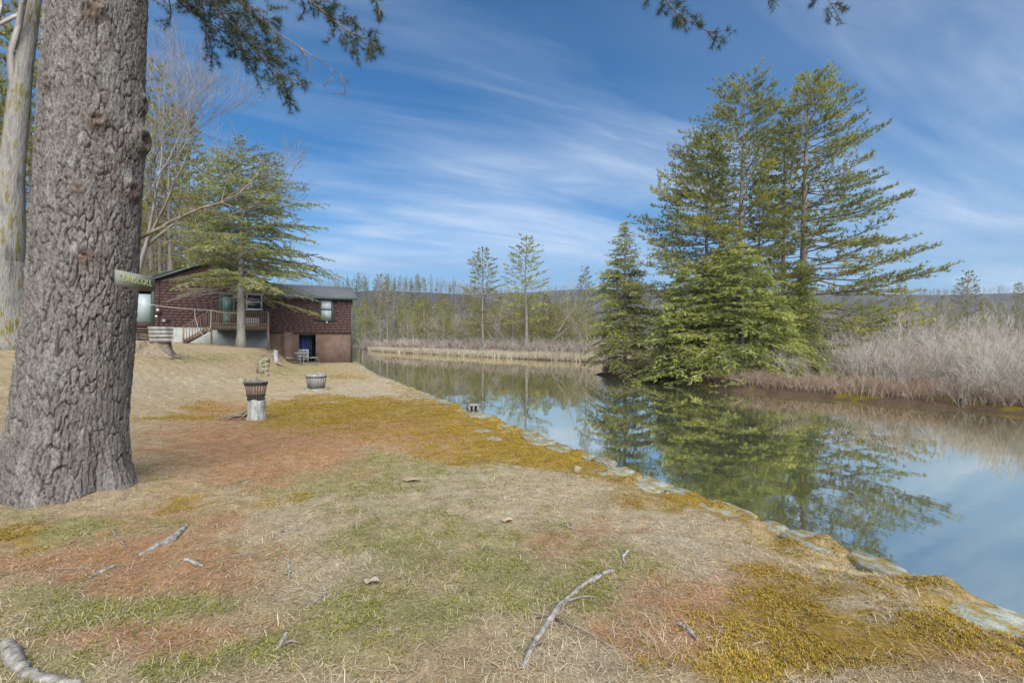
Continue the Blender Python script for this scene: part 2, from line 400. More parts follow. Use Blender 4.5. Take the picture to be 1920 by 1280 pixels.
def build_lawn():
    T = spaced([(-12, 0.6), (-2, 0.06), (-1, 0.05), (7, 0.05), (16, 0.11), (40, 0.35), (90, 2.5)])
    S = spaced([(0, 0.04), (7, 0.045), (14, 0.12), (30, 0.6), (90, 4.0)])
    S = np.concatenate([[0.0], S])
    tt, ss = np.meshgrid(T, S, indexing='ij')
    jag = 0.07 * (fbm(tt * 1.3, tt * 0 + 3, 3, 7) - 0.5) * (ss < 0.3)
    x, y = xy_of(ss + jag, tt); z = land_h(x, y)
    z[:, 0] = -1.7
    col = ground_col(x, y); col[:, 0] = (0.1, 0.09, 0.08)
    n, m = tt.shape; i = np.arange(n * m).reshape(n, m)
    q = np.stack([i[:-1, :-1], i[:-1, 1:], i[1:, 1:], i[1:, :-1]], -1).reshape(-1, 4)
    v = np.stack([x, y, z], -1).reshape(-1, 3)
    o = link('lawn_ground', rawmesh('lawn_ground', v, q, col=col.reshape(-1, 3), smooth=True), M['lawn'])
    tag(o, 'sloping lawn of straw, needle litter and gold moss', 'ground', kind='structure')
build_lawn()

# pond outline, seen from above
POND = np.array([(7.9, -8.2), (2.85, 2.7), (-4.8, 19.1), (-8.75, 29.1), (-11.3, 35.4), (-19, 50), (-37, 104), (-41, 127), (-30, 104), (-17, 84), (-6, 68), (1.5, 57), (6.7, 51),
                 (10.5, 45), (11, 38), (8, 32.8), (5.2, 30.6), (5.5, 28.6), (7, 26.4), (8.4, 23), (9.5, 20.4), (11.4, 17.7), (12.8, 15.8), (14.1, 14.5), (14.8, 13.8), (19, 11.2), (28, 6.5), (45, 0), (90, -20), (90, -70), (40, -70)])
def pond_dist(x, y):
    """positive on land, negative in the water"""
    x = np.asarray(x, float); y = np.asarray(y, float); best = np.full(x.shape, 1e9); ins = np.zeros(x.shape, bool)
    for (ax, ay), (bx, by) in zip(POND, np.roll(POND, -1, 0)):
        ex, ey = bx - ax, by - ay; k = np.clip(((x - ax) * ex + (y - ay) * ey) / (ex * ex + ey * ey), 0, 1)
        best = np.minimum(best, np.hypot(x - ax - k * ex, y - ay - k * ey))
        if ay != by: ins ^= ((ay > y) != (by > y)) & (x < (bx - ax) * (y - ay) / (by - ay) + ax)
    return np.where(ins, -best, best)
def far_h(x, y):
    d = pond_dist(x, y); s, t = st_of(x, y); R = np.hypot(x, y); px = 960 + F * x / np.maximum(y, 1)
    d = d + 0.5 * (fbm(x * 0.8, y * 0.8, 3, 21) - 0.5) * (np.abs(d) < 3)
    up = 0.24 * (1 - np.exp(-np.maximum(d, 0) / 0.35)) + 0.016 * np.clip(d, 0, 40) + 0.25 * (fbm(x * 0.5, y * 0.5, 3, 22) - 0.5) * sstep(d, 0.2, 2)
    h = np.where(d > 0, WATER_Z + up, WATER_Z - 1.1 * (1 - np.exp(np.minimum(d, 0) / 0.5)))
    m1 = np.interp(px, [-600, 500, 700, 870, 1000, 1130, 1300, 2600], [0.9, 0.92, 0.98, 0.94, 0.65, 0.36, 0.25, 0.28])
    h = h + m1 * 34 * np.clip(np.asarray(y, float) / R, 0.2, 1) * sstep(R, 150, 330) * (0.88 + 0.24 * fbm(x * 0.012, y * 0.012, 3, 23))
    tot = (640 - 8 - np.interp(px, [-600, 700, 880, 1000, 1080, 1300, 1700, 1920, 2600], [560, 552, 546, 541, 536, 538, 545, 541, 545])) / F * 900 * np.clip(np.asarray(y, float) / R, 0.2, 1)
    h = h + np.maximum(tot - m1 * 34 * np.clip(np.asarray(y, float) / R, 0.2, 1), 5) * sstep(R, 420, 900) * (0.94 + 0.12 * fbm(x * 0.004, y * 0.004, 3, 24))
    left = (s > 0.0) & (x < 5)
    lh = land_h(x, y, False) - 0.45
    k = sstep(R, 70, 120)
    h = np.where(left, np.where(s > 0.6, lh * (1 - k) + np.maximum(h, lh) * k, -1.7), h)
    return h
def build_far():
    ang = np.radians(np.concatenate([np.linspace(-88, -50, 40)[:-1], np.linspace(-50, 52, 300)[:-1], np.linspace(52, 100, 60)]))
    R = np.concatenate([np.geomspace(9.5, 60, 150), np.geomspace(60.6, 1150, 110)])
    aa, rr = np.meshgrid(ang, R, indexing='ij'); x = rr * np.sin(aa); y = rr * np.cos(aa); z = far_h(x, y)
    d = pond_dist(x, y); nz = fbm(x * 1.6, y * 1.6, 4, 33)[..., None]
    c = np.array([0.090, 0.062, 0.044]) * (0.6 + 0.8 * nz)
    g = np.array([0.20, 0.165, 0.125]) * (0.6 + 0.8 * nz); k = sstep(d + 4 * (nz[..., 0] - 0.5), 1.5, 7)[..., None]; c = c * (1 - k) + g * k
    hill = np.array([0.070, 0.070, 0.068]) * (0.7 + 0.6 * fbm(x * 0.05, y * 0.05, 4, 34)[..., None]); k = sstep(rr, 110, 220)[..., None]; c = c * (1 - k) + hill * k
    moss = (fbm(x * 0.9, y * 0.9, 3, 35) > 0.63) & (d > 0.2) & (d < 3.0) & (rr < 40); c[moss] = (0.15, 0.12, 0.02)
    n, m = aa.shape; i = np.arange(n * m).reshape(n, m)
    q = np.stack([i[:-1, :-1], i[1:, :-1], i[1:, 1:], i[:-1, 1:]], -1).reshape(-1, 4)
    o = link('far_terrain', rawmesh('far_terrain', np.stack([x, y, z], -1).reshape(-1, 3), q, col=c.reshape(-1, 3), smooth=True), M['lawn'])
    tag(o, 'brown swampy banks and wooded hills round the pond', 'terrain', kind='structure')
build_far()

def water():
    m, nt, p, out = new_mat('still pond water'); nt.nodes.remove(p); co = coords(nt, (1, 1, 1))
    n1 = N(nt, 'ShaderNodeTexNoise', Scale=1.6, Detail=3, Roughness=0.5); L(nt, coords(nt, (1.0, 0.55, 1)), n1.inputs['Vector'])
    n2 = N(nt, 'ShaderNodeTexNoise', Scale=9.0, Detail=3, Roughness=0.6); L(nt, coords(nt, (1.0, 0.5, 1)), n2.inputs['Vector'])
    n3 = N(nt, 'ShaderNodeTexNoise', Scale=0.16, Detail=2); L(nt, co, n3.inputs['Vector'])
    amt = ramp(nt, n3.outputs['Fac'], [(0.40, (0.25, 0.25, 0.25)), (0.66, (1, 1, 1))])
    hg = math_n(nt, 'MULTIPLY', math_n(nt, 'ADD', n1.outputs['Fac'], math_n(nt, 'MULTIPLY', n2.outputs['Fac'], 0.16)), amt)
    b = N(nt, 'ShaderNodeBump', Strength=0.055, Distance=0.10); L(nt, hg, b.inputs['Height'])
    gl = N(nt, 'ShaderNodeBsdfGlossy', Roughness=0.015); gl.inputs['Color'].default_value = (1.0, 0.955, 0.83, 1); L(nt, b.outputs[0], gl.inputs['Normal'])
    df = nt.nodes.new('ShaderNodeBsdfDiffuse'); df.inputs['Color'].default_value = (0.105, 0.118, 0.070, 1)
    fr = N(nt, 'ShaderNodeFresnel', IOR=1.33); L(nt, b.outputs[0], fr.inputs['Normal'])
    fac = math_n(nt, 'ADD', math_n(nt, 'MULTIPLY', fr.outputs[0], 0.18), 0.78, clamp=True)
    mx = nt.nodes.new('ShaderNodeMixShader'); L(nt, fac, mx.inputs[0]); L(nt, df.outputs[0], mx.inputs[1]); L(nt, gl.outputs[0], mx.inputs[2]); L(nt, mx.outputs[0], out.inputs[0])
    v = [(-60, -70, WATER_Z), (95, -70, WATER_Z), (95, 150, WATER_Z), (-60, 150, WATER_Z)]
    o = link('pond_water', rawmesh('pond_water', v, [(0, 1, 2, 3)]), m); tag(o, 'still pond water reflecting trees and sky', 'water', kind='structure')
water()

# driveway, just seen behind the big pine
def driveway():
    T = np.linspace(6, 22, 40); S = np.linspace(11.2, 14.6, 12); tt, ss = np.meshgrid(T, S, indexing='ij')
    x, y = xy_of(ss, tt); z = land_h(x, y) + 0.03; n, m = tt.shape; i = np.arange(n * m).reshape(n, m)
    q = np.stack([i[:-1, :-1], i[:-1, 1:], i[1:, 1:], i[1:, :-1]], -1).reshape(-1, 4)
    o = link('driveway', rawmesh('driveway', np.stack([x, y, z], -1).reshape(-1, 3), q, smooth=True),
             noise_mat('driveway gravel', [(0.3, (0.16, 0.16, 0.17)), (0.7, (0.26, 0.26, 0.27))], 8, 0.9, 0.5, 0.01)); tag(o, 'grey driveway beside the moss-streaked tree', 'driveway', kind='structure')
driveway()

# ------------------------------------------------------------------ pond wall of separate stones
M['wall_stone'] = noise_mat('lichen grey fieldstone', [(0.30, (0.17, 0.115, 0.02)), (0.43, (0.24, 0.17, 0.035)), (0.47, (0.19, 0.19, 0.15)), (0.6, (0.29, 0.305, 0.255)), (0.75, (0.38, 0.40, 0.345))], 5.5, 0.9, 0.8, 0.02, obj_var=0.14)
def stone_mesh(name, seed, flat=1.0):
    rng = np.random.default_rng(seed); n = 10; v = []; q = []
    ang = np.sort(np.arange(n) * 2 * math.pi / n + rng.uniform(-0.22, 0.22, n)); rad = 0.5 * rng.uniform(0.80, 1.08, n)
    sup = (np.abs(np.cos(ang)) ** 3.2 + np.abs(np.sin(ang)) ** 3.2) ** (-1 / 3.2); rad = rad * sup
    for f, z in ((0.90, -0.5), (1.0, -0.2), (1.0, 0.25), (0.86, 0.46)):
        for a, r in zip(ang, rad): v.append((r * f * math.cos(a), r * f * math.sin(a), z + rng.uniform(-0.05, 0.05) * flat))
    v += [(0, 0, 0.5), (0, 0, -0.5)]
    for i in range(3):
        for k in range(n): q.append((i * n + k, i * n + (k + 1) % n, (i + 1) * n + (k + 1) % n, (i + 1) * n + k))
    t = [(3 * n + k, 3 * n + (k + 1) % n, 4 * n) for k in range(n)] + [((k + 1) % n, k, 4 * n + 1) for k in range(n)]
    me = rawmesh(name, v, q, t); me.materials.append(M['wall_stone']); return me
STONES = [stone_mesh('stone', 100 + k) for k in range(8)]
def build_wall():
    rng = np.random.default_rng(4)
    w = thing('pond_wall', 'low dry-laid fieldstone wall holding the lawn edge above the pond', 'wall', (P0[0], P0[1], 0))
    rz = math.atan2(TD[1], TD[0])
    def put(s, t, z, lt, ls, lz, tilt=0.04):
        x, y = xy_of(s, t); o = link('stone', STONES[rng.integers(8)], None, w)
        o.location = (x - P0[0], y - P0[1], z); o.scale = (lt, ls, lz)
        o.rotation_euler = (rng.uniform(-tilt, tilt), rng.uniform(-tilt, tilt), rz + rng.uniform(-0.12, 0.12))
    t = -4.0
    while t < 36.5:                                   # capping stones, flush with the moss
        l = rng.uniform(0.25, 0.62); wd = rng.uniform(0.20, 0.50)
        put(wd * 0.5 - 0.10 + rng.uniform(-0.03, 0.05), t + l / 2, -0.062 + rng.uniform(-0.025, 0.018), l * 0.98, wd, 0.10); t += l
    t = -3.5
    while t < 20:                                     # a broken second row further in
        l = rng.uniform(0.30, 0.75)
        if rng.random() < 0.62: put(rng.uniform(0.42, 0.85), t + l / 2, -0.030 + rng.uniform(-0.03, 0.02), l * 0.7, rng.uniform(0.18, 0.34), 0.08, 0.03)
        t += l + rng.uniform(0.0, 0.35)
    for zc, hz in ((-0.30, 0.30), (-0.58, 0.32), (-0.88, 0.34)):
        t = -4.0 + rng.uniform(0, 0.3)
        while t < 36.5:
            l = rng.uniform(0.55, 1.2); put(0.16 + rng.uniform(-0.05, 0.04), t + l / 2, zc, l * 0.99, 0.5, hz); t += l
build_wall()

# ------------------------------------------------------------------ ground cover near the camera (uncountable)
def ground_points(n, rng, dmax=26.0, p=1.0):
    y = 1.15 * (dmax / 1.15) ** (rng.random(n) ** p); x = (rng.random(n) * 2 - 1) * (1.32 * y + 0.6)
    s, t = st_of(x, y); ok = (s > 0.03) & (s < 26); x, y = x[ok], y[ok]
    dx, dy = x + 4.4, y - 4.76; ok = dx * dx + dy * dy > 0.5 ** 2
    return x[ok], y[ok]
def blades(name, n, seed, zone_prob, lens, wid, lift, cols, label, cat, dmax=26.0, bend=True, clump=0.0):
    rng = np.random.default_rng(seed); x, y = ground_points(n, rng, dmax, 0.92)
    w = zones(x, y); pr = w @ np.array(zone_prob)
    if clump: pr = pr * np.clip((fbm(x * 3.3, y * 3.3, 3, seed) - 0.5) * 2 * clump + 1 - clump * 0.3, 0, 3)
    k = rng.random(len(x)) < pr; x, y, w = x[k], y[k], w[k]; m = len(x)
    z = land_h(x, y); base = np.stack([x, y, z], 1)
    f = np.maximum(1.0, y / 5.0) ** 0.75
    ln = rng.uniform(lens[0], lens[1], m) * f ** 0.6; wd = rng.uniform(wid[0], wid[1], m) * f
    swirl = fbm(x * 1.3, y * 1.3, 2, seed + 9) * 9.0
    a = np.where(rng.random(m) < 0.55, swirl + rng.normal(0, 0.7, m), rng.uniform(0, 2 * math.pi, m)); el = np.abs(rng.normal(lift[0], lift[1], m))
    d = np.stack([np.cos(a) * np.cos(el), np.sin(a) * np.cos(el), np.sin(el)], 1)
    side = np.stack([-np.sin(a), np.cos(a), np.zeros(m)], 1) * (wd / 2)[:, None]
    base[:, 2] += rng.uniform(0.000, 0.012, m)
    mid = base + d * (ln * 0.55)[:, None]; tip = mid + np.stack([d[:, 0], d[:, 1], d[:, 2] * 0.1 - 0.15 * (el > 0.3)], 1) * (ln * 0.45)[:, None] + rng.normal(0, 0.15, (m, 3)) * (ln * 0.4)[:, None] * [1, 1, 0.2]
    v = np.stack([base - side, base + side, mid - side * 0.9, mid + side * 0.9, tip], 1).reshape(-1, 3)
    o5 = (np.arange(m) * 5)[:, None]
    q = np.array([[0, 1, 3, 2]]) + o5; t = np.array([[2, 3, 4]]) + o5
    C = np.array(cols); ci = C[rng.integers(len(C), size=m)]
    c = (0.62 * ci + 0.38 * (w @ ZC)) * rng.uniform(0.55, 1.35, (m, 1))
    o = link(name, rawmesh(name, v, q, t, np.repeat(c, 5, 0)), M['ground_attr'])
    return tag(o, label, cat, kind='stuff')
blades('dead_grass', 190000, 1, (1.0, 0.35, 0.12, 0.50, 1.0), (0.020, 0.065), (0.0016, 0.0032), (0.08, 0.25),
       [(0.50, 0.41, 0.27), (0.42, 0.34, 0.21), (0.56, 0.48, 0.35), (0.36, 0.29, 0.19)], 'matted straw-coloured dead grass lying over the lawn', 'grass')
blades('fallen_needles', 190000, 2, (0.25, 1.0, 0.30, 0.22, 0.25), (0.045, 0.09), (0.0013, 0.0021), (0.02, 0.10),
       [(0.43, 0.235, 0.125), (0.35, 0.18, 0.09), (0.50, 0.30, 0.18), (0.46, 0.33, 0.22)], 'orange fallen pine needles littering the ground', 'needles', dmax=14)
blades('green_grass', 120000, 3, (0.03, 0.02, 0.05, 1.0, 0.06), (0.02, 0.055), (0.0018, 0.003), (0.5, 0.35),
       [(0.22, 0.235, 0.085), (0.30, 0.295, 0.14), (0.35, 0.33, 0.18)], 'short green grass sprouting through the dead lawn', 'grass', dmax=18)
blades('grass_tufts', 60000, 5, (0.9, 0.10, 0.10, 0.2, 0.9), (0.04, 0.10), (0.0016, 0.0026), (0.40, 0.32),
       [(0.54, 0.46, 0.32), (0.48, 0.40, 0.27), (0.60, 0.54, 0.42)], 'pale tufts of long dead grass standing above the lawn', 'grass', dmax=12, clump=1.6)

def moss(n, seed):
    rng = np.random.default_rng(seed); x, y = ground_points(n, rng, 22, 0.85); w = zones(x, y)
    cl = np.clip((fbm(x * 6, y * 6, 3, 71) - 0.42) * 5, 0, 1)
    pr = (w @ np.array([0.02, 0.10, 1.0, 0.45, 0.02])) * cl
    k = rng.random(len(x)) < pr; x, y, w, cl = x[k], y[k], w[k], cl[k]; m = len(x); z = land_h(x, y)
    f = np.maximum(1.0, y / 4.5) ** 0.8
    K = 4; a = rng.uniform(0, 2 * math.pi, (m, 1)) + np.arange(K) * 2 * math.pi / K + rng.normal(0, 0.3, (m, K)); e = rng.uniform(0.5, 1.2, (m, K))
    d = np.stack([np.cos(a) * np.cos(e), np.sin(a) * np.cos(e), np.sin(e)], -1)
    ln = (rng.uniform(0.010, 0.020, m) * f ** 0.7)[:, None, None]; side = np.stack([-np.sin(a), np.cos(a), 0 * a], -1) * (0.0028 * f)[:, None, None]
    b = np.stack([x, y, z + 0.010 * cl * rng.random(m)], -1)[:, None]
    v = np.stack([b - side, b + side, b + d * ln], 2).reshape(-1, 3)
    gold = np.array([(0.34, 0.25, 0.030), (0.28, 0.225, 0.035), (0.36, 0.235, 0.040), (0.30, 0.175, 0.040)]); green = np.array([(0.20, 0.20, 0.035), (0.24, 0.22, 0.04), (0.17, 0.19, 0.04), (0.24, 0.23, 0.06)])
    g = (w[:, 3] / (w[:, 3] + w[:, 2] + 1e-6) > rng.random(m))[:, None]; i = rng.integers(4, size=m)
    c = np.where(g, green[i], gold[i]) * rng.uniform(0.55, 1.35, (m, 1))
    o = link('moss', rawmesh('moss', v, None, np.arange(len(v)).reshape(-1, 3), np.repeat(c, 3 * K, 0)), M['ground_attr'])
    tag(o, 'gold and green moss cushions carpeting the lawn', 'moss', kind='stuff')
moss(620000, 6)

# ------------------------------------------------------------------ trees: builders
def rot_to(az): return np.array([math.cos(az), math.sin(az), 0.0])

class Tree:
    def __init__(s, seed): s.rng = np.random.default_rng(seed); s.p0 = []; s.p1 = []; s.r0 = []; s.r1 = []; s.tp = []; s.td = []; s.paths = []
    def seg(s, a, b, ra, rb): s.p0.append(a); s.p1.append(b); s.r0.append(ra); s.r1.append(rb)
    def path(s, pts, r): s.paths.append((np.array(pts), r))
    def tuft(s, p, d): s.tp.append(p); s.td.append(d)
    def wood(s, name, n=3, col=None):
        v, q = seg_mesh(s.p0, s.p1, s.r0, s.r1, n) if s.p0 else (np.zeros((0, 3)), np.zeros((0, 4), int))
        V = [v]; Q = [q]; T = []; k = len(v)
        for pts, r in s.paths:
            a, b, c = tube_path(pts, r, 8); V.append(a); Q.append(np.array(b) + k); T.append(np.array(c) + k); k += len(a)
        V = np.concatenate(V); c = None
        if col is not None: c = np.array(col)[None] * s.rng.uniform(0.75, 1.2, (len(V), 1))
        return rawmesh(name, V, np.concatenate(Q), np.concatenate(T) if T else None, c, smooth=True)

def pine(seed, H, r0, clear, prof, asym=None, gap=0.55, per=5, sub=0.22, tuftgap=0.10, K=7, nl=0.18, nw=0.032, cols=None,
         bare=0.0, lean=(0, 0), slope=(0.0, 0.55), top_bare=0.0, dead_below=0.0, dead_len=0.4):
    """white pine: trunk, whorled flat limbs, needle tufts on the outer twigs"""
    T = Tree(seed); rng = T.rng
    def axis(z): return np.array([lean[0] * (z / H) ** 1.3 + 0.05 * math.sin(z * 0.6 + seed), lean[1] * (z / H) ** 1.3 + 0.05 * math.cos(z * 0.5 + seed), z])
    zs = np.linspace(-0.15, H, 56); rr = r0 * np.clip(1 - zs / H, 0.09, 1) ** 0.85; rr[0] *= 1.35; rr[1] *= 1.05
    T.path([axis(z) for z in zs], rr)
    z = clear * H; phase = rng.random() * 6.28
    while z < H * 0.985:
        f = (z - clear * H) / (H - clear * H); phase += 1.3 + rng.random()
        for k in range(per + rng.integers(-1, 2)):
            az = phase + 2 * math.pi * k / per + rng.normal(0, 0.22); Lb = prof(f) * rng.uniform(0.62, 1.12)
            if asym: Lb *= asym(az, f)
            if Lb < 0.12: continue
            dead = rng.random() < bare or (f < dead_below and rng.random() < 0.7)
            if dead: Lb *= rng.uniform(dead_len * 0.6, dead_len * 1.3)
            up = slope[0] + (slope[1] - slope[0]) * f + rng.normal(0, 0.10); out = rot_to(az); zj = min(z + rng.normal(0, 0.10), H * 0.985)
            rb = min(0.35 * r0 * max(1 - zj / H, 0.05) ** 0.85 + 0.004, 0.0085 * Lb + 0.006); n = 6; pts = []
            bend = rng.normal(0, 0.10)
            for i in range(n + 1):
                t = i / n; side = np.array([-out[1], out[0], 0]) * bend * Lb * t * t
                pts.append(axis(min(zj, H)) + out * Lb * t + side + np.array([0, 0, Lb * (up * t - 0.05 * math.sin(math.pi * t) + 0.03 * t ** 3)]))
            pts = np.array(pts)
            for i in range(n): T.seg(pts[i], pts[i + 1], rb * (1 - 0.8 * i / n), rb * (1 - 0.8 * (i + 1) / n))
            q = max(0.22, 0.30 - 0.1 * f) * Lb; sg = 1
            while q < Lb:
                t = q / Lb; i = min(int(t * n), n - 1); p = pts[i] + (pts[i + 1] - pts[i]) * (t * n - i); fw = norm(pts[i + 1] - pts[i])
                ls = (0.52 * Lb * (1.05 - t) + 0.22) * rng.uniform(0.5, 1.2); ls = min(ls, 1.8)
                side = np.array([-fw[1], fw[0], 0]) * sg; d = norm(fw * rng.uniform(0.55, 0.9) + side * rng.uniform(0.5, 0.9) + np.array([0, 0, rng.normal(0.10, 0.16)]))
                e = p + d * ls + np.array([0, 0, 0.06 * ls]); T.seg(p, e, rb * 0.32 + 0.002, 0.003)
                if not dead:
                    w = ls * rng.uniform(0.15, 0.45)
                    while w < ls * 1.01:
                        T.tuft(p + d * w + rng.normal(0, 0.07, 3) * [1, 1, 0.5], norm(d + np.array([0, 0, 0.35]))); w += tuftgap * rng.uniform(0.6, 1.4)
                sg = -sg; q += sub * rng.uniform(0.6, 1.4) * (0.7 + 0.3 * Lb / 3)
            if not dead:
                for t in np.arange(0.72, 1.01, 0.06): T.tuft(pts[0] + 0 + (pts[-1] - pts[0]) * t + (0, 0, 0), norm(pts[-1] - pts[-2] + np.array([0, 0, 0.2])))
        z += gap * rng.uniform(0.75, 1.3) * (1.15 - 0.45 * f)
    if not top_bare:
        for t in np.arange(0.0, 0.6, 0.1): T.tuft(axis(H - t), np.array([0.1, 0, 1.0]))
    tp = np.array(T.tp); td = np.array(T.td); v = needles(tp, td, K, nl, nw, 0.75, rng, 0.12)
    C = np.array(cols if cols is not None else PINE_C); i = fbm(tp[:, 0] * 0.7 + tp[:, 2] * 0.9, tp[:, 1] * 0.7 + seed, 3, seed); f = np.clip((i - 0.30) / 0.4, 0, 1)[:, None]
    c = C[0] * (1 - f) + C[1] * f; c = c * rng.uniform(0.75, 1.25, (len(c), 1)); yl = rng.random(len(c)) < 0.05; c[yl] = C[2]
    crown = rawmesh('crown', v, None, np.arange(len(v)).reshape(-1, 3), np.repeat(c, 3 * K, 0))
    return T.wood('trunk'), crown
PINE_C = [(0.165, 0.190, 0.060), (0.385, 0.375, 0.072), (0.40, 0.31, 0.08)]
HEM_C = [(0.20, 0.235, 0.065), (0.42, 0.42, 0.10), (0.40, 0.34, 0.11)]

def hemlock(seed, H, r0, clear, prof, asym=None, gap=0.20, per=5, sub=0.20, spgap=0.12, K=6, nl=0.15, nw=0.036, cols=None, droop=0.22, thin=0.0, dead_below=0.0, lean=(0, 0)):
    """hemlock: fine drooping flat sprays on many slender limbs"""
    T = Tree(seed); rng = T.rng
    def axis(z): return np.array([lean[0] * (z / H), lean[1] * (z / H), z])
    zs = np.linspace(-0.15, H, 14); rr = r0 * np.clip(1 - zs / H, 0.03, 1) ** 0.8; rr[0] *= 1.5; rr[1] *= 1.05; T.path([axis(z) for z in zs], rr)
    z = clear * H; ph = rng.random() * 6.28
    while z < H * 0.99:
        f = (z - clear * H) / (H - clear * H); ph += 2.4
        for k in range(per):
            az = ph + 2 * math.pi * k / per + rng.normal(0, 0.35); Lb = prof(f) * rng.uniform(0.55, 1.12) * (asym(az, f) if asym else 1)
            if Lb < 0.1: continue
            dead = (f < dead_below and rng.random() < 0.55) or rng.random() < thin
            out = rot_to(az); up = 0.10 + 0.45 * f + rng.normal(0, 0.1); zj = min(z + rng.normal(0, 0.12), H * 0.985); n = 5
            rb = 0.007 * Lb + 0.004; pts = np.array([axis(zj) + out * Lb * t + np.array([-out[1], out[0], 0]) * 0.08 * Lb * math.sin(3 * t + az) + np.array([0, 0, Lb * (up * t - (droop + 0.12) * t * t)]) for t in np.linspace(0, 1, n + 1)])
            for i in range(n): T.seg(pts[i], pts[i + 1], rb * (1 - 0.85 * i / n), rb * (1 - 0.85 * (i + 1) / n))
            q = 0.18 * Lb; sg = 1
            while q < Lb:
                t = q / Lb; i = min(int(t * n), n - 1); p = pts[i] + (pts[i + 1] - pts[i]) * (t * n - i); fw = norm(pts[i + 1] - pts[i])
                ls = min((0.40 * Lb * (1.08 - t) + 0.10) * rng.uniform(0.55, 1.15), 1.0)
                d = norm(fw * rng.uniform(0.5, 0.9) + np.array([-fw[1], fw[0], 0]) * sg * rng.uniform(0.5, 1.0) + np.array([0, 0, rng.normal(0.0, 0.15)]))
                T.seg(p, p + d * ls - np.array([0, 0, 0.12 * ls]), rb * 0.3 + 0.0015, 0.002)
                if not dead:
                    w = ls * 0.15
                    while w < ls * 1.02:
                        T.tuft(p + d * w - np.array([0, 0, 0.12 * w * w / ls]) + rng.normal(0, 0.02, 3), norm(d + np.array([0, 0, -0.18]))); w += spgap * rng.uniform(0.6, 1.4)
                sg = -sg; q += sub * rng.uniform(0.6, 1.4)
        z += gap * rng.uniform(0.7, 1.3)
    for t in np.arange(0, 0.8, 0.08): T.tuft(axis(H - t), norm(np.array([rng.normal(), rng.normal(), 1.2])))
    tp = np.array(T.tp); td = np.array(T.td); v = needles(tp, td, K, nl, nw, 0.85, rng, -0.05, 0.35)
    C = np.array(cols if cols is not None else HEM_C); rad = np.hypot(tp[:, 0], tp[:, 1])
    i = fbm(tp[:, 0] * 1.1 + tp[:, 2] * 1.3, tp[:, 1] * 1.1 + seed, 3, seed); f = np.clip((i - 0.3) / 0.4, 0, 1)[:, None]
    c = (C[0] * (1 - f) + C[1] * f) * rng.uniform(0.7, 1.25, (len(tp), 1)); yl = rng.random(len(c)) < 0.03; c[yl] = C[2]
    crown = rawmesh('crown', v, None, np.arange(len(v)).reshape(-1, 3), np.repeat(c, 3 * K, 0))
    return T.wood('trunk'), crown

def bare_tree(seed, H, r0, col, depth=6, spread=0.55, first=0.25, rmin=0.004, kids=(2, 4), droop=0.0, stems=1, splay=0.1, twig=0.6):
    """leafless tree or shrub: every limb forks down to twigs"""
    T = Tree(seed); rng = T.rng
    def grow(p, d, ln, r, k):
        n = 4 if k > 3 else (3 if k > 1 else 2); pts = [p]
        for i in range(n):
            d = norm(d + rng.normal(0, 0.13, 3) + np.array([0, 0, (0.07 - droop) if k < depth else 0.05])); e = pts[-1] + d * ln / n
            T.seg(pts[-1], e, r * (1 - 0.45 * i / n), r * (1 - 0.45 * (i + 1) / n)); pts.append(e)
        if k <= 0: return
        m = rng.integers(kids[0], kids[1] + 1)
        for j in range(m):
            i = rng.integers(max(1, n - 2), n + 1) if j else n
            if k == depth and j: i = rng.integers(1, n + 1)
            a = rng.uniform(0, 6.28); perp = norm(np.cross(d, [math.cos(a), math.sin(a), 0.31])); ang = spread * rng.uniform(0.5, 1.35) * (0.6 if j == 0 else 1.0)
            nd = norm(d * math.cos(ang) + perp * math.sin(ang)); grow(pts[i], nd, ln * rng.uniform(0.58, 0.88), max(r * rng.uniform(0.42, 0.62), rmin), k - 1)
    for sidx in range(stems):
        a = rng.uniform(0, 6.28); d = norm(np.array([math.cos(a) * splay, math.sin(a) * splay, 1.0])) if stems > 1 else np.array([rng.normal(0, splay), rng.normal(0, splay), 1.0])
        off = np.array([math.cos(a), math.sin(a), 0]) * (0.12 * splay if stems > 1 else 0)
        grow(off + np.array([0, 0, -0.1]), norm(d), H * first * (rng.uniform(0.7, 1.1) if stems > 1 else 1), r0, depth)
    return T.wood('branches', 3, col)

def place(proto, kind, label, group, x, y, z, sc=1.0, rz=0.0, cat='tree', used=set()):
    """proto = list of (part name, mesh, material)"""
    o = thing(kind, label, cat, (x, y, z), rz, group); o.scale = (sc, sc, sc) if np.isscalar(sc) else sc
    for nm, me, mt in proto: link(nm, me, mt, o)
    return o

# ------------------------------------------------------------------ island trees
def far_z(x, y): return float(far_h(np.array([x]), np.array([y]))[0])
def put_px(proto, kind, label, group, px, D, sc=1.0, rz=0.0, cat='tree'):
    x = (px - 960) / F * D; s, t = st_of(x, D)
    z = float(land_h(x, D)) if (s > 0.3 and x < 5) else far_z(x, D)
    if np.hypot(x, D) > 70: z = far_z(x, D)
    return place(proto, kind, label, group, x, D, z - 0.05, sc, rz, cat)

M['pole_bark'] = noise_mat('pale pine pole bark', [(0.3, (0.15, 0.13, 0.11)), (0.7, (0.33, 0.30, 0.27))], 5.0, 0.9, 0.6, 0.02, (1, 1, 0.25)); NM, BK = M['needle'], M['pole_bark']
def cosp(az, f, c=0.0): return math.cos(az - c)
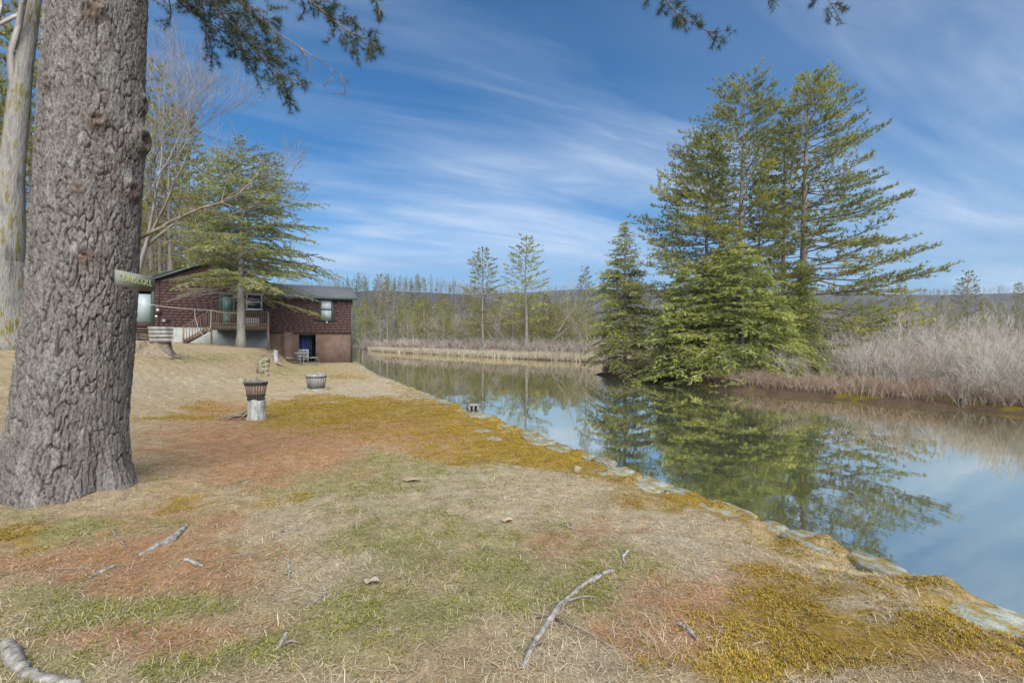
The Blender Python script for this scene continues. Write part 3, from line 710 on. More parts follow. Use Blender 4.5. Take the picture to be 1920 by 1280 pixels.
# right-hand pine with limbs swept out over the marsh
tr, cr = pine(11, 16.0, 0.26, 0.11, lambda f: (5.2 * (1 - f) ** 0.55 * min(1, 0.85 + 1.2 * f) + 0.25) , lambda az, f: 1.0 + 0.28 * math.cos(az) - (0.10 if f > 0.3 else 0.05),
              gap=0.47, per=6, slope=(-0.10, 0.42), lean=(0.5, 0), dead_below=0.05, dead_len=0.6)
put_px([('trunk', tr, BK), ('crown', cr, NM)], 'white_pine', 'tallest pine across the water, its long flat limbs swept out over the marsh', None, 1500, 25.5)
tr, cr = pine(12, 15.9, 0.22, 0.26, lambda f: 4.1 * (1 - f) ** 0.48 + 0.25, lambda az, f: 1.0 - 0.22 * math.cos(az), gap=0.46, per=6, slope=(-0.02, 0.45), lean=(0.35, 0))
put_px([('trunk', tr, BK), ('crown', cr, NM)], 'white_pine', 'tall straight pine with a broad open top rising behind the dense hemlocks', None, 1385, 26.0)
tr, cr = pine(13, 13.2, 0.17, 0.22, lambda f: 3.6 * (1 - f) ** 0.55 * min(1, 0.7 + 1.2 * f) + 0.25, lambda az, f: 1.0 - 0.42 * math.cos(az), gap=0.44, per=6, slope=(-0.10, 0.35))
put_px([('trunk', tr, BK), ('crown', cr, NM)], 'white_pine', 'shorter pine with yellowish shelf-like limbs on the fir side of the clump', None, 1326, 26.5)
tr, cr = pine(14, 14.4, 0.17, 0.52, lambda f: 2.1 * (1 - f) ** 0.8 + 0.2, None, gap=0.6, per=4, slope=(0.1, 0.7))
put_px([('trunk', tr, BK), ('crown', cr, NM)], 'white_pine', 'slim pine with a bare pole trunk squeezed against the tallest pine', None, 1470, 27.0)
tr, cr = pine(15, 11.0, 0.11, 0.5, lambda f: 1.5 * (1 - f) ** 0.8 + 0.2, None, gap=0.6, per=4, slope=(0.1, 0.6))
put_px([('trunk', tr, BK), ('crown', cr, NM)], 'white_pine', 'thin low-crowned pine between the two middle trunks of the clump', None, 1423, 28.0)

tr, cr = hemlock(21, 8.9, 0.12, 0.10, lambda f: 2.9 * (1 - f) ** 0.80 * min(1, 0.8 + 1.0 * f) + 0.1, lambda az, f: 1.0 - 0.15 * math.cos(az), gap=0.15, per=6, sub=0.17, spgap=0.11, thin=0.06, dead_below=0.06)
put_px([('trunk', tr, BK), ('crown', cr, NM)], 'hemlock_tree', 'pointed loose hemlock with a visible trunk at the tip of the bank', None, 1172, 28.0)
PH = []
for sd, H, w in ((31, 6.6, 2.9), (32, 5.6, 2.6)):
    tr, cr = hemlock(sd, H, 0.12, 0.05, lambda f, w=w: w * (1 - f) ** 0.62 + 0.12, None, gap=0.15, per=6, sub=0.17, spgap=0.11, K=6, nl=0.15, nw=0.040, cols=[(0.23, 0.28, 0.075), (0.48, 0.50, 0.125), (0.46, 0.44, 0.12)])
    PH.append([('trunk', tr, BK), ('crown', cr, NM)])
put_px(PH[0], 'hemlock_tree', 'largest bright green hemlock drooping to the water below the pines', None, 1392, 22.8, (1.12, 1.12, 0.98), 0.3)
put_px(PH[1], 'hemlock_tree', 'rounded hemlock filling the side of the thicket towards the pointed tree', None, 1288, 24.4, (1.12, 1.12, 1.0), 1.2)
put_px(PH[0], 'hemlock_tree', 'narrow darker hemlock standing up at the marsh side of the thicket', None, 1502, 24.6, (0.62, 0.62, 0.90), 2.2)
put_px(PH[1], 'hemlock_tree', 'small hemlock crowding low against the largest one on its marsh side', None, 1450, 22.8, (0.8, 0.8, 0.70), 4.0)
put_px(PH[1], 'hemlock_tree', 'broad-topped hemlock between the largest one and the rounded one', None, 1338, 24.8, (0.95, 0.95, 1.12), 5.0)
put_px(PH[0], 'hemlock_tree', 'taller hemlock half hidden behind the largest, under the pine limbs', None, 1362, 25.2, (0.8, 0.8, 1.12), 3.3)
put_px(PH[1], 'hemlock_tree', 'short hemlock on the open bank beside the pointed tree', None, 1258, 25.0, (0.55, 0.55, 0.62), 0.4)

# ------------------------------------------------------------------ hemlock in front of the house
hb = on_ground(452, 651)
tr, cr = hemlock(41, 10.6, 0.22, 0.25, lambda f: 4.7 * (1 - f) ** 0.45 * min(1, 0.80 + 0.8 * f) + 0.1, lambda az, f: 1.0 + 0.16 * math.cos(az), gap=0.24, per=6, sub=0.17, spgap=0.105, K=6, nl=0.15, nw=0.034,
                 cols=[(0.17, 0.21, 0.07), (0.36, 0.37, 0.11), (0.36, 0.31, 0.12)], droop=0.12, thin=0.16, dead_below=0.08)
place([('trunk', tr, M['grey_bark']), ('crown', cr, NM)], 'hemlock_tree', 'thin-crowned hemlock with a pale spotted trunk in front of the deck', None, hb[0], hb[1], hb[2], hb[1] / 26.0)

# ------------------------------------------------------------------ shared kinds for the middle distance
FP = []
FARC = [(0.19, 0.21, 0.07), (0.40, 0.375, 0.08), (0.40, 0.32, 0.10)]
for sd, H, cl, w, po, bare in ((51, 16, 0.12, 2.6, 0.7, 0.05), (52, 15, 0.30, 2.9, 0.55, 0.12), (53, 17, 0.45, 2.7, 0.5, 0.15), (54, 12, 0.06, 2.6, 0.85, 0.02)):
    tr, cr = pine(sd, H, 0.17, cl, lambda f, w=w, po=po: w * (1 - f) ** po + 0.25, None, gap=0.62, per=5, sub=0.45, tuftgap=0.24, K=6, nl=0.27, nw=0.055, cols=FARC, bare=bare)
    FP.append([('trunk', tr, BK), ('crown', cr, M['needle_far'])])
BT = []
for sd, H, dep in ((61, 13, 6), (62, 11, 6), (63, 15, 6)):
    BT.append([('branches', bare_tree(sd, H, 0.14, (0.30, 0.275, 0.25), dep, 0.5, 0.30, 0.010, (2, 3)), M['twig_attr'])])
SH = []
for sd, H, st in ((71, 2.6, 7), (72, 2.2, 8), (73, 3.0, 6), (74, 1.8, 8), (75, 2.6, 7)):
    SH.append([('branches', bare_tree(sd, H, 0.020, (0.40, 0.365, 0.315) if sd % 2 else (0.34, 0.28, 0.235), 4, 0.50, 0.34, 0.0042, (2, 3), stems=st, splay=0.55), M['twig_attr'])])

# two tall pines standing clear of the far wood, and the marked individuals along the far shore
def fpine(px, D, top, k, label, rz=0.0, wide=1.0, group=None):
    x = (px - 960) / F * D; z = far_z(x, D); Ht = CAM_Z + (640 - top) / F * D - z; H0 = (16, 15, 17, 12)[k]; s = Ht / H0
    return place(FP[k], 'white_pine', label, group, x, D, z - 0.05, (s * wide, s * wide, s), rz)
fpine(905, 74, 465, 1, 'tall far-shore pine with a leaning layered crown, next to the tallest one', 0.4, 1.3)
fpine(986, 66, 443, 1, 'tallest pine on the far shore, its tiered crown clear of the hill', 2.0, 1.3)
fpine(905, 75.5, 560, 3, 'bushy yellow-green young pine below the leaning layered pine', 0.2, 0.9)
fpine(985, 67.5, 555, 3, 'bushy yellow-green young pine at the foot of the tallest far pine', 1.2, 0.9)
fpine(1815, 60, 508, 1, 'lone pine with a flat tiered top above the marsh', 1.0, 1.05)
fpine(1690, 64, 512, 0, 'feathery pine behind the swept-out limbs over the marsh', 2.1, 1.05)
fpine(1910, 58, 528, 0, 'pine at the outer end of the marsh skyline', 0.5, 1.0)
fpine(1632, 70, 560, 3, 'low yellow-green pine behind the marsh shrubs', 0.8, 1.1)
fpine(1500, 62, 530, 3, 'pine showing through the foot of the island clump', 1.8, 1.0)
fpine(1098, 52, 500, 1, 'open dark pine just behind the pointed hemlock', 0.9, 0.8)
fpine(713, 110, 515, 2, 'bare-stemmed pine with a small tuft top near the house roof', 0.9, 1.0)
fpine(726, 106, 528, 2, 'second tuft-topped pine leaning over the far shore trees', 2.4, 1.0)
def near_far(px): return 'by the house corner' if px < 720 else 'below the hilltop pines' if px < 860 else 'round the leaning layered pine' if px < 945 else 'round the tallest far-shore pine' if px < 1030 else 'towards the pointed hemlock'
def near_marsh(px): return 'behind the island clump' if px < 1600 else 'round the feathery pine' if px < 1745 else 'round the lone tiered pine' if px < 1865 else 'at the outer end of the marsh'
rng = np.random.default_rng(9)
G1 = 'pines along the far shore'
for i in range(96):
    px = rng.uniform(655, 1120); D = np.interp(px, [655, 700, 880, 1080, 1120], [128, 112, 78, 62, 58]) + rng.uniform(2, 45)
    tp_ = rng.uniform(548, 612); kk = int(rng.choice([0, 3, 3, 1])); fpine(px, D, tp_, kk, ('tall ' if tp_ < 565 else 'low ' if tp_ > 592 else 'middling ') + ('full-skirted', 'thin high-crowned', '', 'bushy')[kk] + ' pine behind the reeds ' + near_far(px), rng.uniform(0, 6), rng.uniform(1.1, 1.6), G1)
G2 = 'pines behind the marsh'
for i in range(38):
    px = rng.uniform(1450, 2100); D = rng.uniform(66, 120); tp_ = rng.uniform(552, 592); kk = int(rng.choice([0, 3, 1])); fpine(px, D, tp_, kk, ('tall ' if tp_ < 566 else 'low ') + ('full-skirted', 'thin high-crowned', '', 'bushy')[kk] + ' pine ' + near_marsh(px), rng.uniform(0, 6), rng.uniform(0.9, 1.3), G2)
G3 = 'bare trees along the far shore'
for i in range(50):
    px = rng.uniform(650, 1130); D = np.interp(px, [655, 700, 880, 1080, 1120], [124, 108, 74, 58, 55]) + rng.uniform(0, 40)
    sc_ = rng.uniform(0.35, 0.75); put_px(BT[i % 3], 'bare_tree', ('tall' if sc_ > 0.6 else 'small' if sc_ < 0.46 else 'middling') + ' leafless grey tree behind the reeds ' + near_far(px), G3, px, D, sc_, rng.uniform(0, 6))
G4 = 'bare trees behind the marsh'
for i in range(70):
    px = rng.uniform(1480, 2200); D = rng.uniform(42, 95); sc_ = rng.uniform(0.35, 0.62); put_px(BT[i % 3], 'bare_tree', ('tall' if sc_ > 0.53 else 'small' if sc_ < 0.43 else 'middling') + ' leafless pale tree ' + near_marsh(px), G4, px, D, sc_, rng.uniform(0, 6))
put_px(BT[1], 'bare_tree', 'slender bare tree beside the tallest far-shore pine', None, 1030, 64, 1.0, 1.0)
# pines on the ridge
G5 = 'pines along the hilltop'
for i in range(34):
    px = rng.uniform(640, 1010); D = rng.uniform(285, 345); x = (px - 960) / F * D; place(FP[int(rng.choice([1, 2, 2, 0]))], 'white_pine', 'tiny dark pine on the hilltop skyline ' + ('above the house roof' if px < 690 else 'past the end of the roof' if px < 800 else 'near the leaning layered pine' if px < 930 else 'near the tallest far-shore pine'), G5, x, D, far_z(x, D) - 0.5, rng.uniform(0.45, 0.85), rng.uniform(0, 6))
G6 = 'pines on the hillside'
for i in range(30):
    px = rng.uniform(640, 1950) if i % 3 == 0 else rng.uniform(640, 1120); D = rng.uniform(130, 290); x = (px - 960) / F * D; place(FP[int(rng.choice([0, 3, 1]))], 'white_pine', 'small dull green pine on the hillside ' + (near_far(px) if px < 1130 else near_marsh(px)), G6, x, D, far_z(x, D) - 0.5, rng.uniform(0.5, 0.8), rng.uniform(0, 6))

# leafless woods covering the hills: one mass
def hill_wood(name, n, rmin, rmax, hmin, hmax, seed, label, pxr=(300, 2300)):
    rng = np.random.default_rng(seed); px = rng.uniform(pxr[0], pxr[1], n); D = rng.uniform(rmin, rmax, n); x = (px - 960) / F * D; z = far_h(x, D)
    H = rng.uniform(hmin, hmax, n); P = np.stack([x, D, z], 1); P0_, P1_, R0_, R1_, C = [], [], [], [], []
    base = np.array([[0.185, 0.165, 0.155], [0.22, 0.20, 0.185], [0.16, 0.14, 0.14]])[rng.integers(3, size=n)]
    w = D / 1000.0 * 0.42
    P0_.append(P - [0, 0, 0.5]); P1_.append(P + np.stack([rng.normal(0, 0.4, n), rng.normal(0, 0.4, n), H], 1)); R0_.append(w * 0.5 + 0.03); R1_.append(w * 0.25); C.append(base)
    for k in range(8):
        t = rng.uniform(0.25, 0.92, n); a = rng.uniform(0, 6.28, n); l = H * rng.uniform(0.25, 0.5, n) * (1.15 - t); up = rng.uniform(0.5, 1.3, n)
        b = P + np.stack([0 * t, 0 * t, H * t], 1); P0_.append(b); P1_.append(b + np.stack([np.cos(a), np.sin(a), up], 1) * l[:, None]); R0_.append(w * 0.32); R1_.append(w * 0.14); C.append(base)
    v, q = seg_mesh(np.concatenate(P0_), np.concatenate(P1_), np.concatenate(R0_), np.concatenate(R1_), 3)
    c = np.repeat(np.concatenate(C), 6, 0)
    o = link(name, rawmesh(name, v, q, None, c), M['twig_attr']); tag(o, label, 'woods', kind='stuff')
hill_wood('bare_woods', 2600, 130, 350, 7, 12, 3, 'leafless grey woods covering the near hill', (500, 2300))
hill_wood('distant_woods', 2600, 560, 930, 6, 12, 4, 'leafless woods on the distant ridge', (850, 2300))

def conifer_mass(name, n, rmin, rmax, seed, label, pxr):
    rng = np.random.default_rng(seed); px = rng.uniform(pxr[0], pxr[1], n); D = rng.uniform(rmin, rmax, n); x = (px - 960) / F * D; z = far_h(x, D); H = rng.uniform(6, 12, n); K = 46
    t = rng.random((n, K)) ** 0.8; a = rng.uniform(0, 6.28, (n, K)); R = (H[:, None] * 0.22) * (1.03 - t) * rng.uniform(0.5, 1.1, (n, K)); c = np.stack([x, D, z], 1)[:, None]
    b = c + np.stack([0 * t, 0 * t, H[:, None] * (0.12 + 0.88 * t)], -1); o = np.stack([np.cos(a), np.sin(a), -0.15 + 0 * a], -1); sd = np.stack([-np.sin(a), np.cos(a), 0.25 * rng.normal(size=a.shape)], -1) * (R * 0.30 + 0.12)[..., None]
    v = np.stack([b + np.array([0, 0, 0.25]), b + o * R[..., None] * 0.7 + sd, b + o * R[..., None] * 1.1 - sd * 0.6], 2).reshape(-1, 3)
    col = (np.array([(0.12, 0.15, 0.05), (0.24, 0.24, 0.07), (0.17, 0.18, 0.06)])[rng.integers(3, size=n)] * rng.uniform(0.7, 1.2, (n, 1))); col = np.repeat(col, K * 3, 0) * np.repeat(rng.uniform(0.7, 1.3, (n * K, 1)), 3, 0)
    ok = link(name, rawmesh(name, v, None, np.arange(len(v)).reshape(-1, 3), col), M['needle']); tag(ok, label, 'woods', kind='stuff')
conifer_mass('hillside_conifers', 620, 120, 335, 91, 'far-off mass of small evergreens on the near hill', (620, 2150))

# ------------------------------------------------------------------ reeds, brush and marsh shrubs
def strip_points(n, rng, pts, depth):
    pts = np.array(pts, float); sl = np.linalg.norm(np.diff(pts, axis=0), axis=1); cum = np.concatenate([[0], np.cumsum(sl)]) / sl.sum()
    u = rng.random(n); x = np.interp(u, cum, pts[:, 0]); y = np.interp(u, cum, pts[:, 1]); r = np.hypot(x, y); k = rng.random(n) * depth
    return x + x / r * k, y + y / r * k, k
def reeds():
    rng = np.random.default_rng(8); n = 26000
    x, y, k = strip_points(n, rng, [(-32, 107.5), (-17, 84), (-6, 68), (1.5, 57), (6.7, 51), (10.5, 45.5)], 6.5)
    x += 0.5 * (fbm(x * 0.6, y * 0.6, 2, 3) - 0.5); z = np.maximum(far_h(x, y), WATER_Z) - 0.05
    h = rng.uniform(0.4, 0.85, n) * (0.75 + 0.5 * fbm(x * 0.35, y * 0.35, 2, 4)); a = rng.uniform(0, 6.28, n); ln = rng.normal(0, 0.18, (n, 2))
    w = 0.00036 * y + 0.006; b = np.stack([x, y, z], 1); sd = np.stack([np.cos(a), np.sin(a), 0 * a], 1) * w[:, None]
    v = np.stack([b - sd, b + sd, b + np.stack([ln[:, 0], ln[:, 1], h], 1)], 1).reshape(-1, 3)
    c = np.array([(0.44, 0.38, 0.27), (0.38, 0.32, 0.22), (0.50, 0.44, 0.33)])[rng.integers(3, size=n)] * rng.uniform(0.75, 1.15, (n, 1))
    o = link('reed_bed', rawmesh('reed_bed', v, None, np.arange(3 * n).reshape(-1, 3), np.repeat(c, 3, 0)), M['ground_attr']); tag(o, 'pale tan reeds edging the far shore', 'reeds', kind='stuff')
reeds()
def brush(name, n, seed, pts, depth, hr, cols, label, wk=0.00030, off=0.0):
    rng = np.random.default_rng(seed); x, y, k = strip_points(n, rng, pts, depth); r = np.hypot(x, y); x += x / r * off; y += y / r * off
    d = pond_dist(x, y); ok = d > -0.12; x, y = x[ok], y[ok]; n = len(x); z = far_h(x, y) - 0.05
    h = rng.uniform(hr[0], hr[1], n) * (0.6 + 0.8 * fbm(x * 0.5, y * 0.5, 3, seed)); ln = rng.normal(0, 0.32, (n, 2)) * h[:, None]
    b = np.stack([x, y, z], 1); m1 = b + np.stack([ln[:, 0] * 0.4, ln[:, 1] * 0.4, h * 0.55], 1); w = wk * y + 0.0022
    A, B, RA, RB = [b], [m1], [w], [w * 0.7]
    for j in range(4):
        e = m1 + np.stack([ln[:, 0] * 0.6 + rng.normal(0, 0.16, n) * h, ln[:, 1] * 0.6 + rng.normal(0, 0.16, n) * h, h * rng.uniform(0.05, 0.5, n)], 1)
        A.append(b + (m1 - b) * rng.uniform(0.5, 1.0, (n, 1))); B.append(e); RA.append(w * 0.6); RB.append(w * 0.3)
    v, q = seg_mesh(np.concatenate(A), np.concatenate(B), np.concatenate(RA), np.concatenate(RB), 3)
    c = np.array(cols)[rng.integers(len(cols), size=n)] * rng.uniform(0.7, 1.2, (n, 1)); c = np.repeat(np.tile(c, (5, 1)), 6, 0)
    o = link(name, rawmesh(name, v, q, None, c), M['twig_attr']); tag(o, label, 'brush', kind='stuff')
GREYT = [(0.38, 0.345, 0.295), (0.31, 0.27, 0.225), (0.43, 0.40, 0.35)]; REDT = [(0.22, 0.135, 0.095), (0.29, 0.20, 0.15), (0.33, 0.265, 0.21)]
brush('shore_brush', 3800, 31, [(-32, 107.5), (-6, 68), (1.5, 57), (6.7, 51), (11, 44)], 16, (1.0, 2.6), GREYT + REDT[:1], 'bare grey brush behind the far reeds', off=4.5)
brush('marsh_brush', 6500, 32, [(11, 34), (13, 26), (15, 20), (18, 16.5), (30, 12)], 34, (0.9, 2.0), GREYT + [(0.30, 0.24, 0.20)], 'dense pale leafless brush filling the marsh', wk=0.00022, off=1.5)
brush('bank_brush', 5200, 33, [(5.6, 29.4), (7.2, 26.6), (9.7, 20.6), (11.6, 17.9), (13, 16), (15, 14), (19, 11.5)], 2.4, (0.25, 0.8), REDT, 'low red-brown brush along the water edge of the bank', wk=0.00022)
rng = np.random.default_rng(19); G7 = 'bare shrubs on the marsh bank'
bank = np.array([(9.5, 20.4), (11.4, 17.7), (12.8, 15.8), (14.1, 14.5), (14.8, 13.8), (19, 11.2), (25, 8)])
for i in range(170):
    u = rng.random() ** 0.8 * (len(bank) - 1); j = int(u); b = bank[min(j, 5)] + (bank[min(j + 1, 6)] - bank[min(j, 5)]) * (u - j); k = rng.random() ** 1.5 * 16 + 0.3
    p = b + np.array([0.75, 0.66]) * k
    sc_ = rng.uniform(0.65, 1.25) if k > 2 else rng.uniform(0.4, 0.8); lk = ('tall ' if sc_ > 0.9 else 'low ') + ('grey' if i % 2 == 0 else 'reddish') + ' leafless shrub '; px = 960 + F * p[0] / p[1]
    place(SH[i % 5], 'bare_shrub', lk + ('leaning over the water edge ' if k <= 2 else 'just behind the bank ' if k < 6 else 'deep in the marsh ') + near_marsh(px), G7 if k > 2.0 else 'shrubs at the edge of the bank', p[0], p[1], far_z(*p), sc_, rng.uniform(0, 6), 'shrub')
for i in range(16):
    px = rng.uniform(1120, 1330); D = np.interp(px, [1110, 1200, 1390], [31, 27.6, 22.5]) + rng.uniform(0, 2.5)
    put_px(SH[i % 5], 'bare_shrub', 'low leafless shrub on the bank ' + ('under the pointed hemlock' if px < 1215 else 'under the rounded hemlock'), 'shrubs below the hemlocks', px, D, rng.uniform(0.22, 0.42), rng.uniform(0, 6), 'shrub')

# ------------------------------------------------------------------ the big pine in front
def ray_trunk(px, py, ctr, rad):
    """where a line of sight meets the trunk -> angle, height"""
    d = np.array([(px - 960) / F, 1.0, -(py - 640) / F])
    for lam in np.arange(3.0, 7.0, 0.004):
        p = d * lam + [0, 0, CAM_Z]; c = ctr(p[2])
        if np.hypot(p[0] - c[0], p[1] - c[1]) <= rad(p[2]): return math.atan2(p[1] - c[1], p[0] - c[0]), p[2]
    c = ctr(p[2]); return math.atan2(-c[1], -c[0]) + 1.2, CAM_Z - (py - 640) / F * 4.7

def big_pine():
    bx, by = -4.42, 4.78; gz = float(land_h(bx, by, False)) - 0.12
    zk = [gz - 0.1, 0.0, 0.25, 0.7, 1.71, 3.28, 4.86, 8, 13]; cx = [-4.42, -4.42, -4.41, -4.36, -4.25, -4.16, -4.09, -4.0, -3.9]; rk = [0.66, 0.585, 0.52, 0.455, 0.425, 0.41, 0.385, 0.33, 0.22]
    ctr = lambda z: np.array([np.interp(z, zk, cx), by]); rad = lambda z: np.interp(z, zk, rk)
    root = thing('pine_tree', 'huge old pine with deeply furrowed bark and an old name board', 'tree', (bx, by, 0))
    # furrowed trunk: plates between crevices, knots and healed branch scars are real relief
    nt_, nz = 380, 520
    th = np.arange(nt_) / nt_ * 2 * math.pi; z = np.concatenate([np.linspace(gz - 0.1, 5.6, nz - 60), np.linspace(5.6, 13, 61)[1:]])
    nz = len(z); TH, Z = np.meshgrid(th, z); R = np.interp(Z, zk, rk); CX = np.interp(Z, zk, cx)
    flare = (0.10 * np.sin(TH * 5 + 0.6) + 0.05 * np.sin(TH * 9 + 2)) * np.exp(-np.maximum(Z - gz, 0) / 0.30)
    R = R * (1 + flare) + 0.02 * (fbm(np.cos(TH) * 1.4 + 5, Z * 0.9 + np.sin(TH), 3, 3) - 0.5)
    # cell pattern stretched upwards
    per = 52; a = TH / (2 * math.pi) * per; b = np.interp(Z, [-1, 0.9, 2.2, 13], [-4.0, 4.6, 13.4, 100])
    ax = a + 0.42 * (fbm(np.cos(TH) * 3 + 9, Z * 3.1 + np.sin(TH) * 3, 3, 8) - 0.5) * 2; bx_ = b + 1.3 * (fbm(np.sin(TH) * 3 + 4, Z * 2.2 + np.cos(TH) * 3, 3, 9) - 0.5) * 2
    def cells(u, v, p, seed):
        iu = np.floor(u); iv = np.floor(v); d1 = np.full(u.shape, 9.0); d2 = np.full(u.shape, 9.0); cid = np.zeros(u.shape)
        for di in (-1, 0, 1):
            for dj in (-1, 0, 1):
                cu = np.mod(iu + di, p); cv = iv + dj; ju = ihash(cu, cv, seed); jv = ihash(cu, cv, seed + 1)
                dd = np.maximum(np.abs(u - (iu + di + 0.15 + 0.7 * ju)) * 1.15, 0) ** 2 + ((v - (iv + dj + 0.1 + 0.8 * jv)) * 0.75) ** 2; dd = np.sqrt(dd)
                nw = dd < d1; d2 = np.where(nw, d1, np.minimum(d2, dd)); cid = np.where(nw, ihash(cu, cv, seed + 2), cid); d1 = np.where(nw, dd, d1)
        return d2 - d1, cid
    g, cid = cells(ax, bx_, per, 5); g2, cid2 = cells(ax * 2.0, bx_ * 1.9, per * 2, 15)
    crev = (1 - sstep(g, 0.0, 0.12)) * np.clip(fbm(ax * 0.8, bx_ * 0.8, 2, 99) * 2.6 - 0.55, 0.12, 1); crev2 = (1 - sstep(g2, 0.0, 0.18)) * np.clip(fbm(ax * 0.6, bx_ * 0.6, 2, 98) * 3 - 1.0, 0, 1)
    smooth_up = 1 - 0.35 * sstep(Z, 2.0, 4.2)
    disp = -0.032 * crev * smooth_up - 0.007 * crev2 + 0.007 * (cid - 0.5) + 0.007 * (cid2 - 0.5) + 0.008 * (fbm(ax * 3, bx_ * 3, 4, 77, 0.65) - 0.5) * 2
    lum = 0.82 + 0.42 * cid * 0.6 + 0.25 * (fbm(ax * 1.2, bx_ * 0.4, 3, 66) - 0.5)
    brown = np.zeros(TH.shape)
    for kx, ky, kr, kd in ((182, 222, 0.085, 0.05), (92, 152, 0.06, 0.04), (262, 262, 0.13, 0.10), (246, 355, 0.10, 0.06), (148, 352, 0.05, 0.025), (190, 318, 0.035, 0.02), (180, 8, 0.09, 0.05), (285, 175, 0.10, 0.05), (160, 475, 0.09, 0.03), (170, 20, 0.08, 0.04)):
        ta, tz = ray_trunk(kx, ky, ctr, rad); da = np.mod(TH - ta + math.pi, 2 * math.pi) - math.pi; dd = np.sqrt((da * R) ** 2 + (Z - tz) ** 2)
        disp += kd * np.exp(-(dd / kr) ** 2) - kd * 1.0 * np.exp(-(dd / (kr * 0.42)) ** 2) + 0.12 * kd * np.exp(-(((dd - kr * 0.75) / (kr * 0.22)) ** 2))
        drip = np.sqrt((da * R / 0.8) ** 2 + ((Z - tz + kr * 0.5) / 1.3) ** 2); brown = np.maximum(brown, np.exp(-(drip / (kr * 0.75)) ** 2) * (0.5 + 0.5 * fbm(ax * 2, bx_ * 2, 3, 4)))
    RR = R + disp; V = np.stack([CX + RR * np.cos(TH) + 4.42, by - 4.78 + RR * np.sin(TH), Z], -1)
    base = np.array([0.195, 0.178, 0.167]); c = base * lum[..., None]
    red = np.array([0.150, 0.120, 0.108]); k = (np.clip((fbm(ax * 0.25 + 3, bx_ * 0.18, 3, 44) - 0.45) * 4, 0, 0.75) * (0.4 + 0.6 * sstep(-np.cos(TH + 0.75), -0.2, 0.8)))[..., None]; c = c * (1 - k) + red * lum[..., None] * k
    groove = np.array([0.06, 0.044, 0.037]); k = np.clip(crev * 0.95 + crev2 * 0.45, 0, 0.92)[..., None]; c = c * (1 - k) + groove * k
    lich = np.clip((fbm(ax * 0.9 + 7, bx_ * 0.9, 4, 45) - 0.60) * 6, 0, 0.6)[..., None]; c = c * (1 - lich) + np.array([0.25, 0.245, 0.225]) * lich
    k = (np.clip(brown, 0, 0.85))[..., None]; c = c * (1 - k) + np.array([0.13, 0.075, 0.05]) * k
    i = np.arange(nz * nt_).reshape(nz, nt_); j = np.roll(i, -1, 1); q = np.stack([i[:-1], j[:-1], j[1:], i[1:]], -1).reshape(-1, 4)
    m, nt, p, out = new_mat('furrowed pine bark'); at_ = nt.nodes.new('ShaderNodeAttribute'); at_.attribute_name = 'col'; co = coords(nt, (1, 1, 0.6))
    n1 = N(nt, 'ShaderNodeTexNoise', Scale=55, Detail=7, Roughness=0.7); L(nt, co, n1.inputs['Vector'])
    cc = mixc(nt, 1.0, at_.outputs['Color'], ramp(nt, n1.outputs['Fac'], [(0.34, (0.42, 0.40, 0.38)), (0.66, (1.35, 1.35, 1.35))]), 'MULTIPLY'); L(nt, cc, p.inputs['Base Color']); p.inputs['Roughness'].default_value = 0.92; p.inputs['Specular IOR Level'].default_value = 0.12
    add_bump(nt, p, n1.outputs['Fac'], 1.0, 0.022)
    link('trunk', rawmesh('trunk', V.reshape(-1, 3), q, None, c.reshape(-1, 3), smooth=True), m, root)
    off = np.array([-bx, -by, 0])
    # limbs that reach into the picture from above, with needle sprays
    def limb(pts, r0, r1, seed, twigs, tl, bare_from=2.0, start=0.35, K=26, nl=0.085, nw=0.0022, droop=0.25, gap=0.055):
        T = Tree(seed); rng = T.rng; P = np.array(pts, float); cum = np.concatenate([[0], np.cumsum(np.linalg.norm(np.diff(P, axis=0), axis=1))]); u = np.linspace(0, cum[-1], 40)
        Q = np.stack([np.interp(u, cum, P[:, k]) for k in range(3)], 1)
        for _ in range(3): Q[1:-1] = (Q[:-2] + 2 * Q[1:-1] + Q[2:]) / 4
        Q[1:-1] += rng.normal(0, 0.008, (38, 3)); T.path(Q, np.linspace(r0, r1, 40))
        def sub(p, d, ln, r, lev, bare):
            n = 5; x = p.copy(); L_ = [x]
            for i in range(n):
                d = norm(d + rng.normal(0, 0.14, 3) + np.array([0, 0, -droop * 0.18])); y = L_[-1] + d * ln / n; T.seg(L_[-1], y, r * (1 - 0.6 * i / n), r * (1 - 0.6 * (i + 1) / n)); L_.append(y)
                if lev < 2 and rng.random() < 0.75: sub(y, norm(d + rng.normal(0, 0.6, 3)), ln * rng.uniform(0.35, 0.6), r * 0.55, lev + 1, bare)
            if not bare:
                for t in np.arange(0.45 if lev else 0.6, 1.02, gap / max(ln, 0.05)):
                    kk = min(int(t * n), n - 1); T.tuft(L_[kk] + (L_[kk + 1] - L_[kk]) * min(t * n - kk, 1), norm(d + np.array([0, 0, 0.1])))
        for j in range(twigs):
            t = start + (1 - start) * (j + rng.random()) / twigs; k = min(int(t * 39), 38); dd = norm(Q[min(k + 1, 39)] - Q[k]); s = rng.normal(0, 1, 3); s = norm(s - dd * (s @ dd)); s[1] *= 0.7
            sub(Q[k], norm(dd * 0.9 + s * 0.75), tl * rng.uniform(0.5, 1.1) * (1.15 - 0.5 * t), r1 * 1.6 + 0.0025, 0, t > bare_from)
        lo = link('limb', T.wood('limb', 4), M['pine_bark'], root); lo.location = off
        if T.tp:
            tp = np.array(T.tp); v = needles(tp, np.array(T.td), K, nl, nw, 0.85, rng); c = np.array([(0.035, 0.055, 0.022), (0.075, 0.095, 0.03), (0.05, 0.075, 0.03)])[rng.integers(3, size=len(tp))]
            link('needle_spray', rawmesh('needle_spray', v, None, np.arange(len(v)).reshape(-1, 3), np.repeat(c, 3 * K, 0)), M['needle'], lo)
